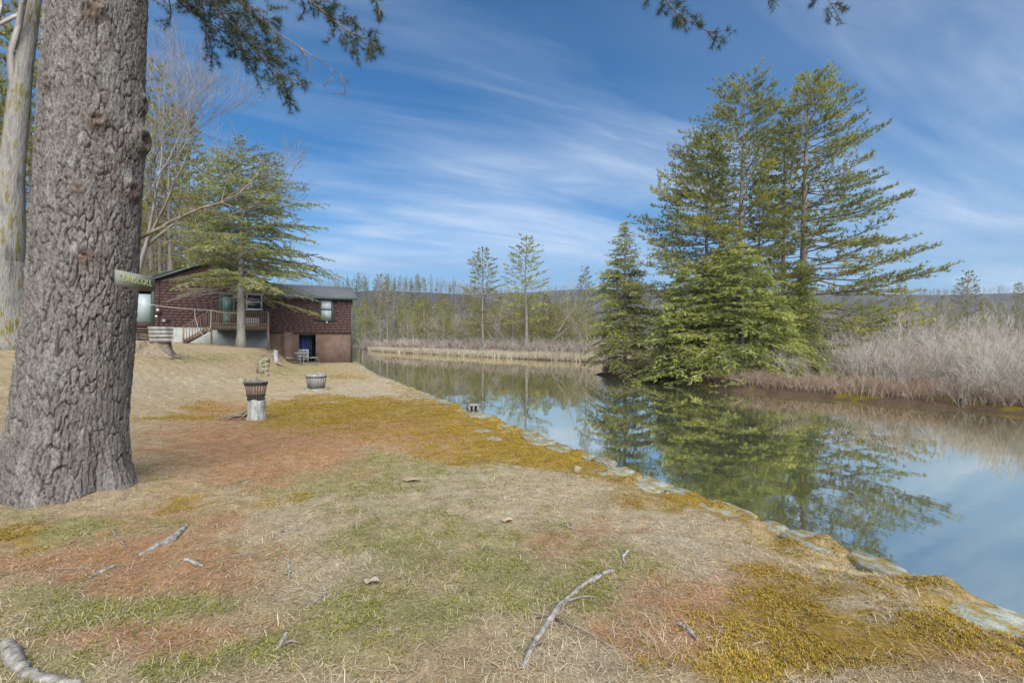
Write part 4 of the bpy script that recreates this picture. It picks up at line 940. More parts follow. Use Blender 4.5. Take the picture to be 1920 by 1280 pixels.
    top = np.array([-3.98, 4.78, 8.6])
    limb([top, at(330, -190, 5.3), at(380, -20, 5.5), at(440, 60, 5.6), at(500, 112, 5.6), at(556, 162, 5.6)], 0.045, 0.004, 201, 34, 0.52, start=0.42)
    limb([top + [0, 0, 0.7], at(380, -160, 5.9), at(450, 10, 6.0), at(530, 70, 6.0), at(600, 112, 6.0), at(655, 156, 6.0)], 0.035, 0.003, 202, 12, 0.42, bare_from=0.74, start=0.42)
    limb([top + [0, 0, -0.6], at(470, -130, 6.2), at(560, -20, 6.3), at(620, 40, 6.3), at(668, 66, 6.3), at(704, 84, 6.2)], 0.040, 0.004, 203, 24, 0.46, start=0.5)
    limb([top + [0, 0, 0.3], at(560, -150, 6.8), at(660, -60, 6.8), at(705, -5, 6.7), at(724, 38, 6.6)], 0.030, 0.004, 204, 12, 0.36, start=0.62)
    limb([top + [0, 0, -1.2], at(280, -60, 5.6), at(340, 10, 6.2), at(420, 60, 6.4), at(470, 110, 6.5)], 0.035, 0.004, 205, 30, 0.50, start=0.30)
    limb([top + [0, 0, -0.2], at(330, -120, 5.0), at(400, -30, 5.2), at(470, 20, 5.4), at(520, 60, 5.5)], 0.03, 0.004, 209, 24, 0.45, start=0.40)
    limb([top + [0, 0, 1.4], at(900, -420, 5.4), at(1180, -110, 5.2), at(1240, 2, 5.1), at(1264, 28, 5.1), at(1312, 54, 5.1), at(1336, 80, 5.1), at(1358, 74, 5.1)], 0.040, 0.003, 206, 15, 0.30, start=0.80, gap=0.12, K=22, nl=0.07)
    limb([top + [0, 0, 2.0], at(1000, -480, 5.8), at(1420, -120, 5.6), at(1535, -40, 5.5), at(1556, 10, 5.5), at(1578, 42, 5.5)], 0.040, 0.003, 207, 13, 0.34, start=0.84, gap=0.12, K=22, nl=0.07)
    limb([top + [0, 0, 1.7], at(950, -480, 5.6), at(1330, -120, 5.5), at(1410, -30, 5.4), at(1440, 4, 5.4), at(1462, 12, 5.4)], 0.040, 0.003, 208, 9, 0.26, start=0.86, gap=0.12, K=22, nl=0.07)
    # dead lower limb on the pond side
    T = Tree(230); rng = T.rng
    dl = np.array([at(262, 446, 4.95), at(300, 428, 4.95), at(335, 408, 5.0), at(372, 392, 5.1), at(415, 380, 5.2), at(450, 362, 5.3), at(480, 330, 5.4)]); T.path(dl, np.linspace(0.020, 0.004, 7))
    for k in range(1, 7):
        for _ in range(3):
            d = norm(rng.normal(0, 0.5, 3) + norm(dl[k] - dl[k - 1])); e = dl[k] + d * rng.uniform(0.15, 0.4); T.seg(dl[k], e, 0.006, 0.002)
            for _ in range(2): T.seg(e, e + norm(d + rng.normal(0, 0.6, 3)) * rng.uniform(0.08, 0.25), 0.003, 0.0015)
    lo = link('limb', T.wood('limb', 5), M['dark_wood'], root); lo.location = off
    return root
big_pine()

# painted name board nailed to the pine
M['sign_grey'] = noise_mat('weathered grey-green board paint', [(0.3, (0.14, 0.155, 0.125)), (0.7, (0.23, 0.24, 0.205))], 10, 0.75, 0.3, 0.004)
M['sign_yellow'] = noise_mat('faded yellow lettering', [(0.3, (0.36, 0.34, 0.13)), (0.7, (0.50, 0.48, 0.22))], 30, 0.8, 0.1, 0.002)
def name_sign():
    pl = at(221, 520, 4.33); pr = at(290, 533, 4.72); d = pr - pl; w = float(np.hypot(d[0], d[1])) ; rz = math.atan2(d[1], d[0])
    r = thing('name_board', 'small grey-green board lettered DRISCOLL nailed to the big pine', 'sign', pl, rz); tilt = math.atan2(d[2], w)
    h = 0.135; r.rotation_euler = (0, -tilt, rz)
    MB().box(0, w, 0, 0.035, -h / 2, h / 2).build('board', M['sign_grey'], r)
    cu = bpy.data.curves.new('lettering', 'FONT'); cu.body = 'DRISCOLL'; cu.size = 0.088; cu.extrude = 0.0015; cu.align_x = 'CENTER'; cu.align_y = 'CENTER'; cu.space_character = 1.12
    tmp = bpy.data.objects.new('tmp_text', cu); COL.objects.link(tmp); dg = bpy.context.evaluated_depsgraph_get(); dg.update()
    me = bpy.data.meshes.new_from_object(tmp.evaluated_get(dg)); bpy.data.objects.remove(tmp); bpy.data.curves.remove(cu); me.name = 'lettering'
    o = link('lettering', me, M['sign_yellow'], r); me.materials.clear(); me.materials.append(M['sign_yellow']); o.location = (w * 0.52, -0.003, 0.0); o.rotation_euler = (math.radians(90), 0, 0); o.scale = (0.70, 0.95, 1.0)
    for x in (0.03, w - 0.03): MB().lathe([(0.0, 0.0), (0.006, 0.0), (0.005, 0.004), (0, 0.005)], 8).build('nail', M['dark_metal'], r).matrix_local = Matrix.Translation((x, -0.001, 0.02)) @ Matrix.Rotation(math.radians(90), 4, 'X')
M['dark_metal'] = flat_mat('rusty dark metal', (0.06, 0.05, 0.045), 0.6)
name_sign()

# ------------------------------------------------------------------ old moss-streaked maple at the driveway
def maple():
    m = noise_mat('pale bark streaked with moss', [(0.30, (0.10, 0.09, 0.08)), (0.48, (0.25, 0.235, 0.215)), (0.54, (0.24, 0.225, 0.19)), (0.60, (0.17, 0.14, 0.045)), (0.8, (0.13, 0.11, 0.03))], 3.0, 0.9, 1.0, 0.06, (1.6, 1.6, 0.35))
    D = 13.0; x = (-4 - 960) / F * D; z = float(land_h(x, D)); T = Tree(301)
    zz = np.array([-0.2, 0.15, 0.6, 1.5, 2.6, 3.4, 4.2]); T.path(np.stack([0.02 * zz, 0 * zz, zz], 1), np.array([1.05, 0.82, 0.68, 0.60, 0.54, 0.36, 0.05]))
    T.path([(-0.02, 0, 1.6), (-0.2, 0, 3.0), (-0.5, 0, 5.0), (-1.0, 0.2, 8.0), (-1.6, 0.3, 13)], [0.54, 0.48, 0.42, 0.34, 0.12]); T.path([(0.10, 0, 1.5), (0.26, 0, 2.8), (0.36, 0, 4.6), (0.55, 0.1, 7.5), (0.95, 0.2, 11), (1.6, 0.2, 15)], [0.48, 0.36, 0.27, 0.22, 0.16, 0.05])
    r = thing('maple_tree', 'forked old tree with yellow moss streaks standing by the driveway', 'tree', (x, D, z)); link('trunk', T.wood('trunk'), m, r)
    b = bare_tree(302, 11, 0.12, (0.30, 0.275, 0.25), 6, 0.6, 0.26, 0.008, (2, 3)); o = link('branches', b, M['twig_attr'], r); o.location = (0.5, 0.1, 6.5)
    o = link('branches', b, M['twig_attr'], r); o.location = (-0.8, 0.2, 7.0); o.rotation_euler = (0, 0, 2)
maple()

# leafless tree behind the big pine, and the woods behind the house
GB = 'pines behind the house'
b1 = bare_tree(311, 19, 0.24, (0.27, 0.25, 0.23), 6, 0.50, 0.30, 0.0085, (3, 4), splay=0.05)
x, D = (215 - 960) / F * 27.0, 27.0
place([('branches', b1, M['twig_attr'])], 'bare_tree', 'wide leafless tree with pale limbs showing beside the big pine trunk', None, x, D, float(land_h(x, D)) - 0.1, 1.0, 0.6)
x, D = (256 - 960) / F * 33.0, 33.0
place([('branches', b1, M['twig_attr'])], 'bare_tree', 'second wide leafless tree farther back towards the house roof', None, x, D, float(land_h(x, D)) - 0.1, 1.1, 3.4)
rng = np.random.default_rng(77)
WP = [(283, 46, 2, 'slim pine trunk nearest the porch roof behind the house'), (301, 50, 2, 'second slim pine behind the porch roof, close to its twin'), (318, 44, 1, 'broad green pine behind the left roof slope'),
      (352, 52, 0, 'pine rising over the roof peak behind the hemlock'), (392, 58, 1, 'pine behind the roof peak, half hidden by the hemlock')]
for px, D, k, lb in WP: put_px(FP[k], 'white_pine', lb, None, px, D, rng.uniform(1.35, 1.6), rng.uniform(0, 6))
for i in range(46):
    px = rng.uniform(250, 480); D = rng.uniform(50, 92); put_px(FP[int(rng.choice([0, 1, 2, 3]))], 'white_pine', ('tall' if px < 330 else 'shorter') + ' green pine behind the house ' + ('over the porch' if px < 320 else 'over the roof peak' if px < 410 else 'beyond the hemlock crown'), GB, px, D, rng.uniform(0.75, 1.1) * np.interp(px, [250, 480], [1.55, 0.85]), rng.uniform(0, 6))
GC = 'trees beyond the driveway'
for i in range(12):
    px = rng.uniform(-120, 80); D = rng.uniform(24, 60); put_px(FP[int(rng.choice([0, 1, 2]))], 'white_pine', 'tall pine in the wood beyond the driveway, ' + ('past the forked mossy tree' if px < 0 else 'behind the forked mossy tree'), GC, px, D, rng.uniform(1.0, 1.3), rng.uniform(0, 6))
for i in range(9):
    px = rng.uniform(-200, 80); D = rng.uniform(22, 45); put_px(BT[i % 3], 'bare_tree', 'leafless tree in the wood beyond the driveway', 'bare trees beyond the driveway', px, D, rng.uniform(0.9, 1.3), rng.uniform(0, 6))
for i in range(12):
    px = rng.uniform(270, 470); D = rng.uniform(44, 70); put_px(BT[i % 3], 'bare_tree', 'leafless tree in the wood behind the house', 'bare trees behind the house', px, D, rng.uniform(0.8, 1.2), rng.uniform(0, 6))
put_px(BT[2], 'bare_tree', 'bare tree whose twigs poke out past the hemlock over the roof', None, 545, 47, 0.72, 2.5)
put_px(BT[0], 'bare_tree', 'leafless tree leaning over the water past the house corner', None, 672, 62, 0.42, 1.0).rotation_euler = (0, math.radians(38), 0.3)
put_px(BT[1], 'bare_tree', 'second leafless tree tipping into the water past the house corner', None, 676, 68, 0.40, 2.0).rotation_euler = (0, math.radians(52), 0.1)

# ------------------------------------------------------------------ the house
M['shingle'] = noise_mat('brown stained shingle', [(0.3, (0.080, 0.043, 0.040)), (0.7, (0.112, 0.064, 0.060))], 5, 0.85, 0.2, 0.004, (1, 1, 1), obj_var=0.10)
M['sheath'] = flat_mat('dark sheathing', (0.055, 0.032, 0.029), 0.9)
M['brown_conc'] = noise_mat('brown painted concrete', [(0.3, (0.125, 0.078, 0.058)), (0.6, (0.180, 0.118, 0.090)), (0.78, (0.23, 0.17, 0.14))], 1.6, 0.9, 0.35, 0.02)
M['concrete'] = noise_mat('pale grey concrete', [(0.3, (0.30, 0.30, 0.28)), (0.7, (0.46, 0.46, 0.44))], 1.8, 0.9, 0.4, 0.02)
M['roof'] = noise_mat('grey asphalt shingles', [(0.3, (0.085, 0.095, 0.105)), (0.7, (0.16, 0.17, 0.185))], 3.0, 0.9, 0.4, 0.01, (0.6, 3, 3))
M['green_trim'] = flat_mat('dark green trim paint', (0.055, 0.085, 0.070), 0.6)
M['deck_wood'] = noise_mat('weathered brown deck wood', [(0.3, (0.145, 0.098, 0.070)), (0.7, (0.27, 0.20, 0.155))], 6, 0.85, 0.3, 0.004, (1, 1, 0.4), obj_var=0.15)
M['white_paint'] = flat_mat('white paint', (0.72, 0.73, 0.74), 0.5)
M['shade_white'] = flat_mat('white window shade', (0.74, 0.77, 0.82), 0.7)
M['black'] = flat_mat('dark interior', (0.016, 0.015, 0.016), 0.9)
M['blue_tarp'] = flat_mat('blue tarp', (0.020, 0.030, 0.16), 0.6)
M['grey_metal'] = flat_mat('grey enamelled metal', (0.30, 0.30, 0.31), 0.45)
M['rope'] = flat_mat('white cotton rope', (0.66, 0.64, 0.60), 0.9)
M['pale_glass'] = None
def glass(name, tint, rough=0.05):
    m, nt, p, out = new_mat(name); p.inputs['Base Color'].default_value = (*tint, 1); p.inputs['Roughness'].default_value = rough; p.inputs['Specular IOR Level'].default_value = 0.25; return m
M['pale_glass'] = glass('window glass tinted like a reflection', (0.30, 0.36, 0.37), 0.3); M['dark_glass'] = glass('dark window glass', (0.015, 0.017, 0.022)); M['green_glass'] = glass('green-tinted door glass', (0.09, 0.16, 0.14), 0.3)  # pale tint paints the panes' reflection into the glass colour

HA = np.array([-22.3, 30.0]); HRZ = math.atan2(5.0, 10.7)
def h2w(u, v): c, s = math.cos(HRZ), math.sin(HRZ); return HA[0] + u * c - v * s, HA[1] + u * s + v * c
def gz_h(u, v): return float(land_h(*h2w(u, v)))
def house():
    H = thing('shingled_house', 'long brown shingled house with a grey roof and a brown concrete basement at the water', 'house', (HA[0], HA[1], 0), HRZ)
    U1, U2 = 6.5, 11.85
    def box(nm, mt, *a, parent=H): return MB().box(*a).build(nm, M[mt], parent)
    lw = MB().prism([(0.02, 2.43), (U1, 2.43), (U1, 5.33), (3.25, 6.74), (0.02, 5.33)], 0.03, 0.2).box(0.02, 0.2, 0.2, 7, 1.0, 5.2).box(U1 - 0.2, U1, 0.2, 7, 1.0, 5.2).box(0.02, U1, 6.8, 7, 1.0, 5.2).build('wall', M['sheath'], H)
    rw = MB().box(U1, U2 - 0.02, 0.03, 0.2, 2.10, 4.60).box(U2 - 0.2, U2 - 0.02, 0.2, 5, 2.1, 4.6).box(U1, U2, 4.8, 5, 2.1, 4.6).build('wall', M['sheath'], H)
    box('foundation', 'concrete', 0.06, U1, 0.06, 0.3, 0.6, 2.428)
    b = MB().box(U1 + 0.003, 8.3, 0.06, 0.3, -0.4, 2.098).box(9.4, U2 - 0.05, 0.06, 0.3, -0.4, 2.098).box(8.3, 9.4, 0.06, 0.3, 1.98, 2.098).box(U2 - 0.3, U2 - 0.05, 0.3, 4.8, -0.4, 2.098)
    bw = b.build('basement_wall', M['brown_conc'], H)
    box('basement_back_wall', 'black', 6.8, U2 - 0.3, 3.0, 3.1, -0.2, 2.09); box('basement_floor', 'brown_conc', 6.8, U2 - 0.3, 0.3, 3.0, -0.2, 0.03)  # back wall near-black: shade of the unlit basement put into its colour
    box('pier', 'brown_conc', 7.36, 7.95, -0.75, 0.058, -0.3, 2.12)
    for a in ((8.21, 8.3), (9.4, 9.49)): box('door_frame', 'brown_conc', *a, 0.02, 0.10, 0.0, 2.06)
    MB().box(U1, U2 - 0.03, -0.01, 0.06, 2.06, 2.11).build('sill_board', M['sheath'], H)
    # shingle courses
    rng = np.random.default_rng(3); lib = {}
    def sh_mesh(w):
        k = round(w, 2)
        if k not in lib:
            me = MB().add([(0, 0, 0), (k, 0, 0), (k, 0, 0.2), (0, 0, 0.2), (0, -0.020, 0), (k, -0.020, 0), (k, -0.008, 0.2), (0, -0.008, 0.2)], [(4, 5, 6, 7), (0, 3, 2, 1), (0, 1, 5, 4), (1, 2, 6, 5), (2, 3, 7, 6), (3, 0, 4, 7)]).mesh('shingle'); me.materials.append(M['shingle']); lib[k] = me
        return lib[k]
    holes = [(3.55, 4.47, 2.40, 4.62), (5.02, 6.12, 3.55, 4.75), (9.60, 10.60, 2.96, 4.62)]
    count = 0; rest = MB()
    for wall, u0, u1, zb, ztop in ((lw, 0.04, U1 - 0.01, 2.44, 6.6), (rw, U1 + 0.01, U2 - 0.06, 2.12, 4.55)):
        z = zb; row = 0
        while z < ztop - 0.05:
            lo, hi = u0, u1
            if wall is lw and z + 0.19 > 5.28: f = (z + 0.19 - 5.28) / (6.74 - 5.28); lo, hi = u0 + 3.22 * f, u1 - 3.22 * f
            u = lo - (0.2 if row % 2 else 0.0) + rng.uniform(-0.05, 0.05)
            while u < hi:
                w = rng.choice([0.30, 0.36, 0.42]); a, b_ = max(u, lo), min(u + w, hi)
                if b_ - a > 0.08 and not any(a < h[1] and b_ > h[0] and z < h[3] and z + 0.18 > h[2] for h in holes):
                    zz = z + rng.uniform(-0.006, 0.006)
                    if wall is lw and count < 290:
                        o = link('shingle', sh_mesh(b_ - a - 0.012), None, wall); o.location = (a, 0.028, zz); count += 1
                    else:
                        k = b_ - a - 0.012; rest.add(np.array([(0, 0, 0), (k, 0, 0), (k, 0, 0.2), (0, 0, 0.2), (0, -0.020, 0), (k, -0.020, 0), (k, -0.008, 0.2), (0, -0.008, 0.2)]) + [a, 0.028, zz], [(4, 5, 6, 7), (0, 3, 2, 1), (0, 1, 5, 4), (1, 2, 6, 5), (2, 3, 7, 6), (3, 0, 4, 7)])
                u += w
            z += 0.18; row += 1
    tag(rest.build('shingles', M['shingle'], H), kind='stuff')
    # roofs
    rf = MB().prism([(-0.28, 5.20), (3.25, 6.76), (3.25, 6.90), (-0.28, 5.34)], -0.30, 7.2).prism([(3.252, 6.76), (6.78, 5.20), (6.78, 5.34), (3.252, 6.90)], -0.30, 7.2).build('roof', M['roof'], H)
    MB().prism([(-0.30, 5.14), (3.25, 6.70), (3.25, 6.88), (-0.30, 5.33)], -0.345, -0.303).prism([(3.252, 6.70), (6.80, 5.14), (6.80, 5.33), (3.252, 6.88)], -0.345, -0.303).build('rake_board', M['green_trim'], rf)
    e = []
    for y, z in ((-0.32, 4.52), (2.4, 5.56), (5.1, 4.55)):
        for x in (6.55, 12.12): e += [(x, y, z), (x, y, z + 0.11)]
    MB().add(e, [(1, 3, 7, 5), (0, 4, 6, 2), (5, 7, 11, 9), (4, 8, 10, 6), (0, 2, 3, 1), (2, 6, 7, 3), (0, 1, 5, 4), (6, 10, 11, 7), (4, 5, 9, 8)]).build('roof', M['roof'], H)
    MB().box(6.5, 12.15, -0.36, -0.322, 4.47, 4.60).build('gutter', M['green_trim'], H)
    MB().prism([(0, 0), (1, 0), (1, 1), (0, 1)], 0, 1)
    MB().add([(U2 - 0.15, 0.03, 4.58), (U2 - 0.02, 0.03, 4.58), (U2 - 0.02, 4.9, 4.58), (U2 - 0.02, 2.4, 5.5), (U2 - 0.15, 4.9, 4.58), (U2 - 0.15, 2.4, 5.5)], None, [(1, 2, 3), (0, 5, 4)]).build('gable_end', M['sheath'], H)
    for x0, x1, z0, z1 in ((-0.03, 0.09, 2.40, 5.30), (U2 - 0.09, U2 + 0.02, -0.05, 4.50)): box('corner_board', 'green_trim', x0, x1, -0.02, 0.16, z0, z1)
    # window in the waterside wing
    def window(x0, x1, z0, z1, top, bot, fr='green_trim', fw=0.10, split=0.5):
        w = MB().box(x0 - fw, x0, -0.04, 0.06, z0 - fw, z1 + fw).box(x1, x1 + fw, -0.04, 0.06, z0 - fw, z1 + fw).box(x0, x1, -0.04, 0.06, z1, z1 + fw).box(x0, x1, -0.04, 0.06, z0 - fw, z0).build('window', M[fr], H)
        MB().box(x0 - fw - 0.05, x1 + fw + 0.05, -0.08, -0.041, z0 - fw - 0.03, z0 - fw + 0.04).build('sill', M[fr], w)
        zm = z0 + (z1 - z0) * split
        for a, b_, mt, y in ((zm, z1, top, 0.0), (z0, zm, bot, -0.02)):
            MB().box(x0, x1, y + 0.01, y + 0.02, a, b_).build('pane', M[mt], w)
            MB().box(x0, x0 + 0.03, y - 0.012, y + 0.009, a, b_).box(x1 - 0.03, x1, y - 0.012, y + 0.009, a, b_).box(x0 + 0.03, x1 - 0.03, y - 0.012, y + 0.009, a, a + 0.04).box(x0 + 0.03, x1 - 0.03, y - 0.012, y + 0.009, b_ - 0.035, b_).build('sash', M['dark_metal'] if fr == 'green_trim' else M['white_paint'], w)
        return w
    window(9.74, 10.45, 3.09, 4.42, 'shade_white', 'pale_glass')
    window(5.15, 6.0, 3.66, 4.62, 'dark_glass', 'dark_glass', 'white_paint', 0.05, 0.5)
    MB().lathe([(0.0, 0), (0.05, 0.0), (0.05, 0.07), (0.035, 0.12), (0, 0.13)], 10, (10.12, -0.06, 2.80)).build('light', M['white_paint'], H)
    d = MB().box(3.57, 3.67, -0.04, 0.06, 2.46, 4.60).box(4.35, 4.45, -0.04, 0.06, 2.46, 4.60).box(3.67, 4.35, -0.04, 0.06, 4.50, 4.60).build('door', M['green_trim'], H)
    MB().box(3.67, 4.35, -0.01, 0.01, 2.46, 4.50).build('door_panel', M['green_trim'], d); MB().box(3.76, 4.26, -0.025, -0.011, 2.62, 3.30).build('pane', M['green_glass'], d); MB().box(3.76, 4.26, -0.025, -0.011, 3.45, 4.38).build('pane', M['green_glass'], d)
    MB().lathe([(0, 0), (0.03, 0), (0.03, 0.04), (0, 0.05)], 8, (4.3, -0.05, 3.38)).build('handle', M['grey_metal'], d)
    # meter, boxes and conduit
    mb = box('meter_box', 'shingle', 0.16, 0.44, -0.14, -0.002, 3.22, 3.58)
    o = MB().lathe([(0, 0), (0.075, 0), (0.075, 0.05), (0.05, 0.08), (0, 0.085)], 14).build('meter_dial', M['white_paint'], mb); o.location = (0.30, -0.142, 3.44); o.rotation_euler = (math.radians(90), 0, 0)
    MB().tube([(0.32, -0.05, 2.45), (0.32, -0.05, 3.22)], 0.025, 6).tube([(0.34, -0.05, 3.58), (0.34, -0.05, 5.3)], 0.022, 6).build('conduit', M['sheath'], H)
    box('fuse_box', 'white_paint', 0.14, 0.26, -0.07, -0.002, 3.00, 3.12); box('junction_box', 'grey_metal', 0.50, 0.68, -0.09, -0.002, 2.70, 2.87); box('junction_box', 'black', 0.72, 0.88, -0.08, -0.002, 2.72, 2.90)
    # deck
    D0, D1, V0 = 3.36, 6.50, -2.2
    dk = MB().box(D0, D1, V0, V0 + 0.045, 2.24, 2.44).box(D0, D0 + 0.045, V0 + 0.045, -0.04, 2.24, 2.44).box(D1 - 0.045, D1, V0 + 0.045, -0.04, 2.24, 2.44).build('deck', M['deck_wood'], H)
    y = V0
    while y < -0.16: MB().box(D0 - 0.02, D1 + 0.02, y, y + 0.135, 2.441, 2.475).build('plank', M['deck_wood'], dk); y += 0.145
    for x in (D0 + 0.03, D1 - 0.03): MB().box(x - 0.05, x + 0.05, V0 - 0.055, V0 - 0.003, gz_h(x, V0) - 0.1, 3.42).build('post', M['deck_wood'], dk)
    MB().box(D0 + 0.08, D1 - 0.08, V0 - 0.05, V0 + 0.03, 3.36, 3.41).build('rail', M['deck_wood'], dk); MB().box(D0 + 0.08, D1 - 0.08, V0 - 0.02, V0 + 0.012, 2.56, 2.63).build('rail', M['deck_wood'], dk)
    MB().box(D1 - 0.05, D1 + 0.01, V0 + 0.03, -0.05, 3.36, 3.41).build('rail', M['deck_wood'], dk)
    n = 24; bm = MB().box(-0.02, 0.02, -0.03, -0.001, 2.20, 3.36).mesh('baluster'); bm.materials.append(M['deck_wood'])
    for i in range(n): o = link('baluster', bm, None, dk); o.location = (D0 + 0.17 + i * (D1 - D0 - 0.34) / (n - 1), V0 - 0.022, 0)
    for i in range(14): o = link('baluster', bm, None, dk); o.location = (D1 + 0.002, V0 + 0.2 + i * 0.145, 0); o.rotation_euler = (0, 0, math.radians(90))
    # stairs down from the deck
    gb = gz_h(1.95, V0) - 0.02; st = MB().bar((3.34, V0 + 0.02, 2.36), (1.98, V0 + 0.02, gb + 0.10), 0.04, 0.24).bar((3.34, -1.3, 2.36), (1.98, -1.3, gb + 0.10), 0.04, 0.24).build('stairs', M['deck_wood'], H)
    for i in range(6): f = (i + 0.5) / 6; x = 3.34 - 1.40 * f; z = 2.44 - (2.40 - gb) * f; MB().box(x - 0.14, x + 0.13, V0 + 0.045, -1.33, z - 0.02, z + 0.02).build('tread', M['deck_wood'], st)
    MB().bar((3.34, V0 - 0.03, 3.38), (1.96, V0 - 0.03, gb + 1.0), 0.05, 0.07).build('rail', M['deck_wood'], st); MB().box(1.92, 2.01, V0 - 0.055, V0 - 0.002, gb - 0.1, gb + 1.02).build('post', M['deck_wood'], st)
    for i in range(9):
        f = (i + 0.6) / 9.6; x = 3.34 - 1.36 * f; zt = 3.36 + (gb + 0.98 - 3.36) * f; MB().box(x - 0.018, x + 0.018, V0 - 0.028, V0 - 0.003, zt - 0.95, zt).build('baluster', M['deck_wood'], st)
    # side porch
    pc = MB().box(-1.9, -0.05, 0.35, 2.4, 2.0, 2.35).box(-2.0, -0.04, 0.2, 2.6, 4.62, 4.85).box(-1.9, -0.05, 2.3, 2.4, 2.35, 4.62).build('porch', M['sheath'], H)
    for x in (-1.86, -1.05, -0.15): MB().box(x, x + 0.1, 0.30, 0.42, 2.0, 4.62).build('post', M['green_trim'], pc)
    for x0, x1 in ((-1.74, -1.07), (-0.93, -0.17)): MB().box(x0, x1, 0.36, 0.37, 2.72, 4.45).build('pane', M['pale_glass'], pc); MB().box(x0, x1, 0.34, 0.38, 2.35, 2.72).build('panel', M['sheath'], pc)
    g = gz_h(-1.0, 0.0)
    for i in range(5): z = g + 0.10 + i * (2.3 - g) / 5; MB().box(-1.35, -0.12, -0.55 + i * 0.18, -0.30 + i * 0.18, z, z + 0.045).build('step', M['deck_wood'], pc)
    lt = MB()
    for i in range(6): lt.bar((-1.3 + i * 0.19, 0.33, g + 0.05), (-1.0 + i * 0.19, 0.33, g + 0.42), 0.012, 0.035, (0, 1, 0)); lt.bar((-1.0 + i * 0.19, 0.315, g + 0.05), (-1.3 + i * 0.19, 0.315, g + 0.42), 0.012, 0.035, (0, 1, 0))
    lt.build('lattice', M['white_paint'], pc)
    # things kept in and around it
    x, y = h2w(8.72, 1.2); t = thing('blue_tarp', 'dark blue tarp hanging inside the open basement doorway', 'tarp', (x, y, 0.03), HRZ)
    xs = np.linspace(-0.5, 0.35, 16); zs = np.linspace(0.85, 1.95, 6); v = [(a, 0.06 * math.sin(a * 14) * (1.2 - (b_ - 0.85) / 1.3), b_) for b_ in zs for a in xs]; q = [(i * 16 + k, i * 16 + k + 1, (i + 1) * 16 + k + 1, (i + 1) * 16 + k) for i in range(5) for k in range(15)]
    link('sheet', rawmesh('sheet', v, q, smooth=True), M['blue_tarp'], t); MB().tube([(-0.5, 0, 1.95), (0.5, 0, 1.95)], 0.012, 6).tube([(0.42, 0, 0), (0.42, 0, 1.95)], 0.012, 6).build('pole', M['grey_metal'], t)
    x, y = h2w(8.62, 0.62); t = thing('wire_rack', 'pale slatted rack standing inside the basement doorway', 'rack', (x, y, 0.03), HRZ)
    for a in np.linspace(-0.28, 0.28, 7): MB().bar((a, 0, 0.12), (a, 0, 0.86), 0.03, 0.02).build('slat', M['white_paint'], t)
    MB().box(-0.32, 0.32, -0.02, 0.30, 0.86, 0.90).box(-0.32, 0.32, 0.011, 0.30, 0.40, 0.43).build('shelf', M['shade_white'], t); 
    for a in (-0.31, 0.31):
        for b_ in (0.0, 0.28): MB().bar((a, b_, 0), (a, b_, 0.86), 0.03, 0.03).build('leg', M['white_paint'], t)
    x, y = h2w(5.55, -1.35); t = thing('deck_crate', 'white slatted crate behind the deck balusters', 'crate', (x, y, 2.475), HRZ)
    for i in range(4): MB().box(-0.42, 0.42, -0.25, -0.23, 0.04 + i * 0.135, 0.13 + i * 0.135).build('slat', M['white_paint'], t)
    MB().box(-0.40, 0.40, -0.228, 0.25, 0.0, 0.54).build('body', M['shade_white'], t)
house()

def rope_thing(name, label, pts, r, sag=0.0):
    P = np.array(pts, float); Q = []
    for a, b in zip(P[:-1], P[1:]):
        for t in np.linspace(0, 1, 9)[:-1]: Q.append(a + (b - a) * t - np.array([0, 0, sag * 4 * t * (1 - t)]))
    Q.append(P[-1]); o = MB().tube(Q, r, 6).build(name, M['rope'], None, True); return tag(o, label, 'rope')
pw = lambda u, v, z: np.array([*h2w(u, v), z])
rope_thing('clothesline', 'white clothesline strung from the porch past the stairs to the hemlock', [pw(-1.0, 0.28, 3.95), pw(3.39, -2.29, 3.40), np.array([hb[0], hb[1] + 0.30, 3.22])], 0.014, 0.10)
rope_thing('hanging_rope', 'slack white rope looping down from the clothesline beside the deck stairs', [pw(2.55, -2.40, 3.42), pw(2.58, -2.40, 2.95), pw(2.72, -2.40, 2.35), pw(2.95, -2.40, 1.90), pw(3.15, -2.40, 1.88), pw(3.28, -2.40, 2.2), pw(3.36, -2.33, 2.42), pw(3.38, -2.31, 3.40)], 0.014, 0.0)

# ------------------------------------------------------------------ stumps, planters, table, block
M['stave'] = noise_mat('brown barrel staves', [(0.3, (0.13, 0.085, 0.060)), (0.7, (0.29, 0.21, 0.155))], 8, 0.7, 0.3, 0.004, (1, 1, 0.3))
M['grey_stave'] = noise_mat('weathered grey staves', [(0.3, (0.14, 0.13, 0.12)), (0.7, (0.36, 0.345, 0.32))], 8, 0.85, 0.5, 0.006, (1, 1, 0.3))
M['soil'] = noise_mat('dark potting soil', [(0.3, (0.09, 0.08, 0.07)), (0.7, (0.21, 0.19, 0.17))], 25, 0.95, 0.8, 0.01)
M['bleached'] = noise_mat('bleached stump wood', [(0.3, (0.15, 0.14, 0.12)), (0.5, (0.34, 0.345, 0.325)), (0.75, (0.50, 0.52, 0.50))], 16, 0.9, 1.0, 0.02, (1, 1, 0.35))
M['rot'] = noise_mat('rotten brown wood', [(0.3, (0.10, 0.072, 0.050)), (0.6, (0.24, 0.19, 0.145)), (0.72, (0.20, 0.165, 0.04))], 7, 0.95, 0.8, 0.02, (1, 1, 0.4))
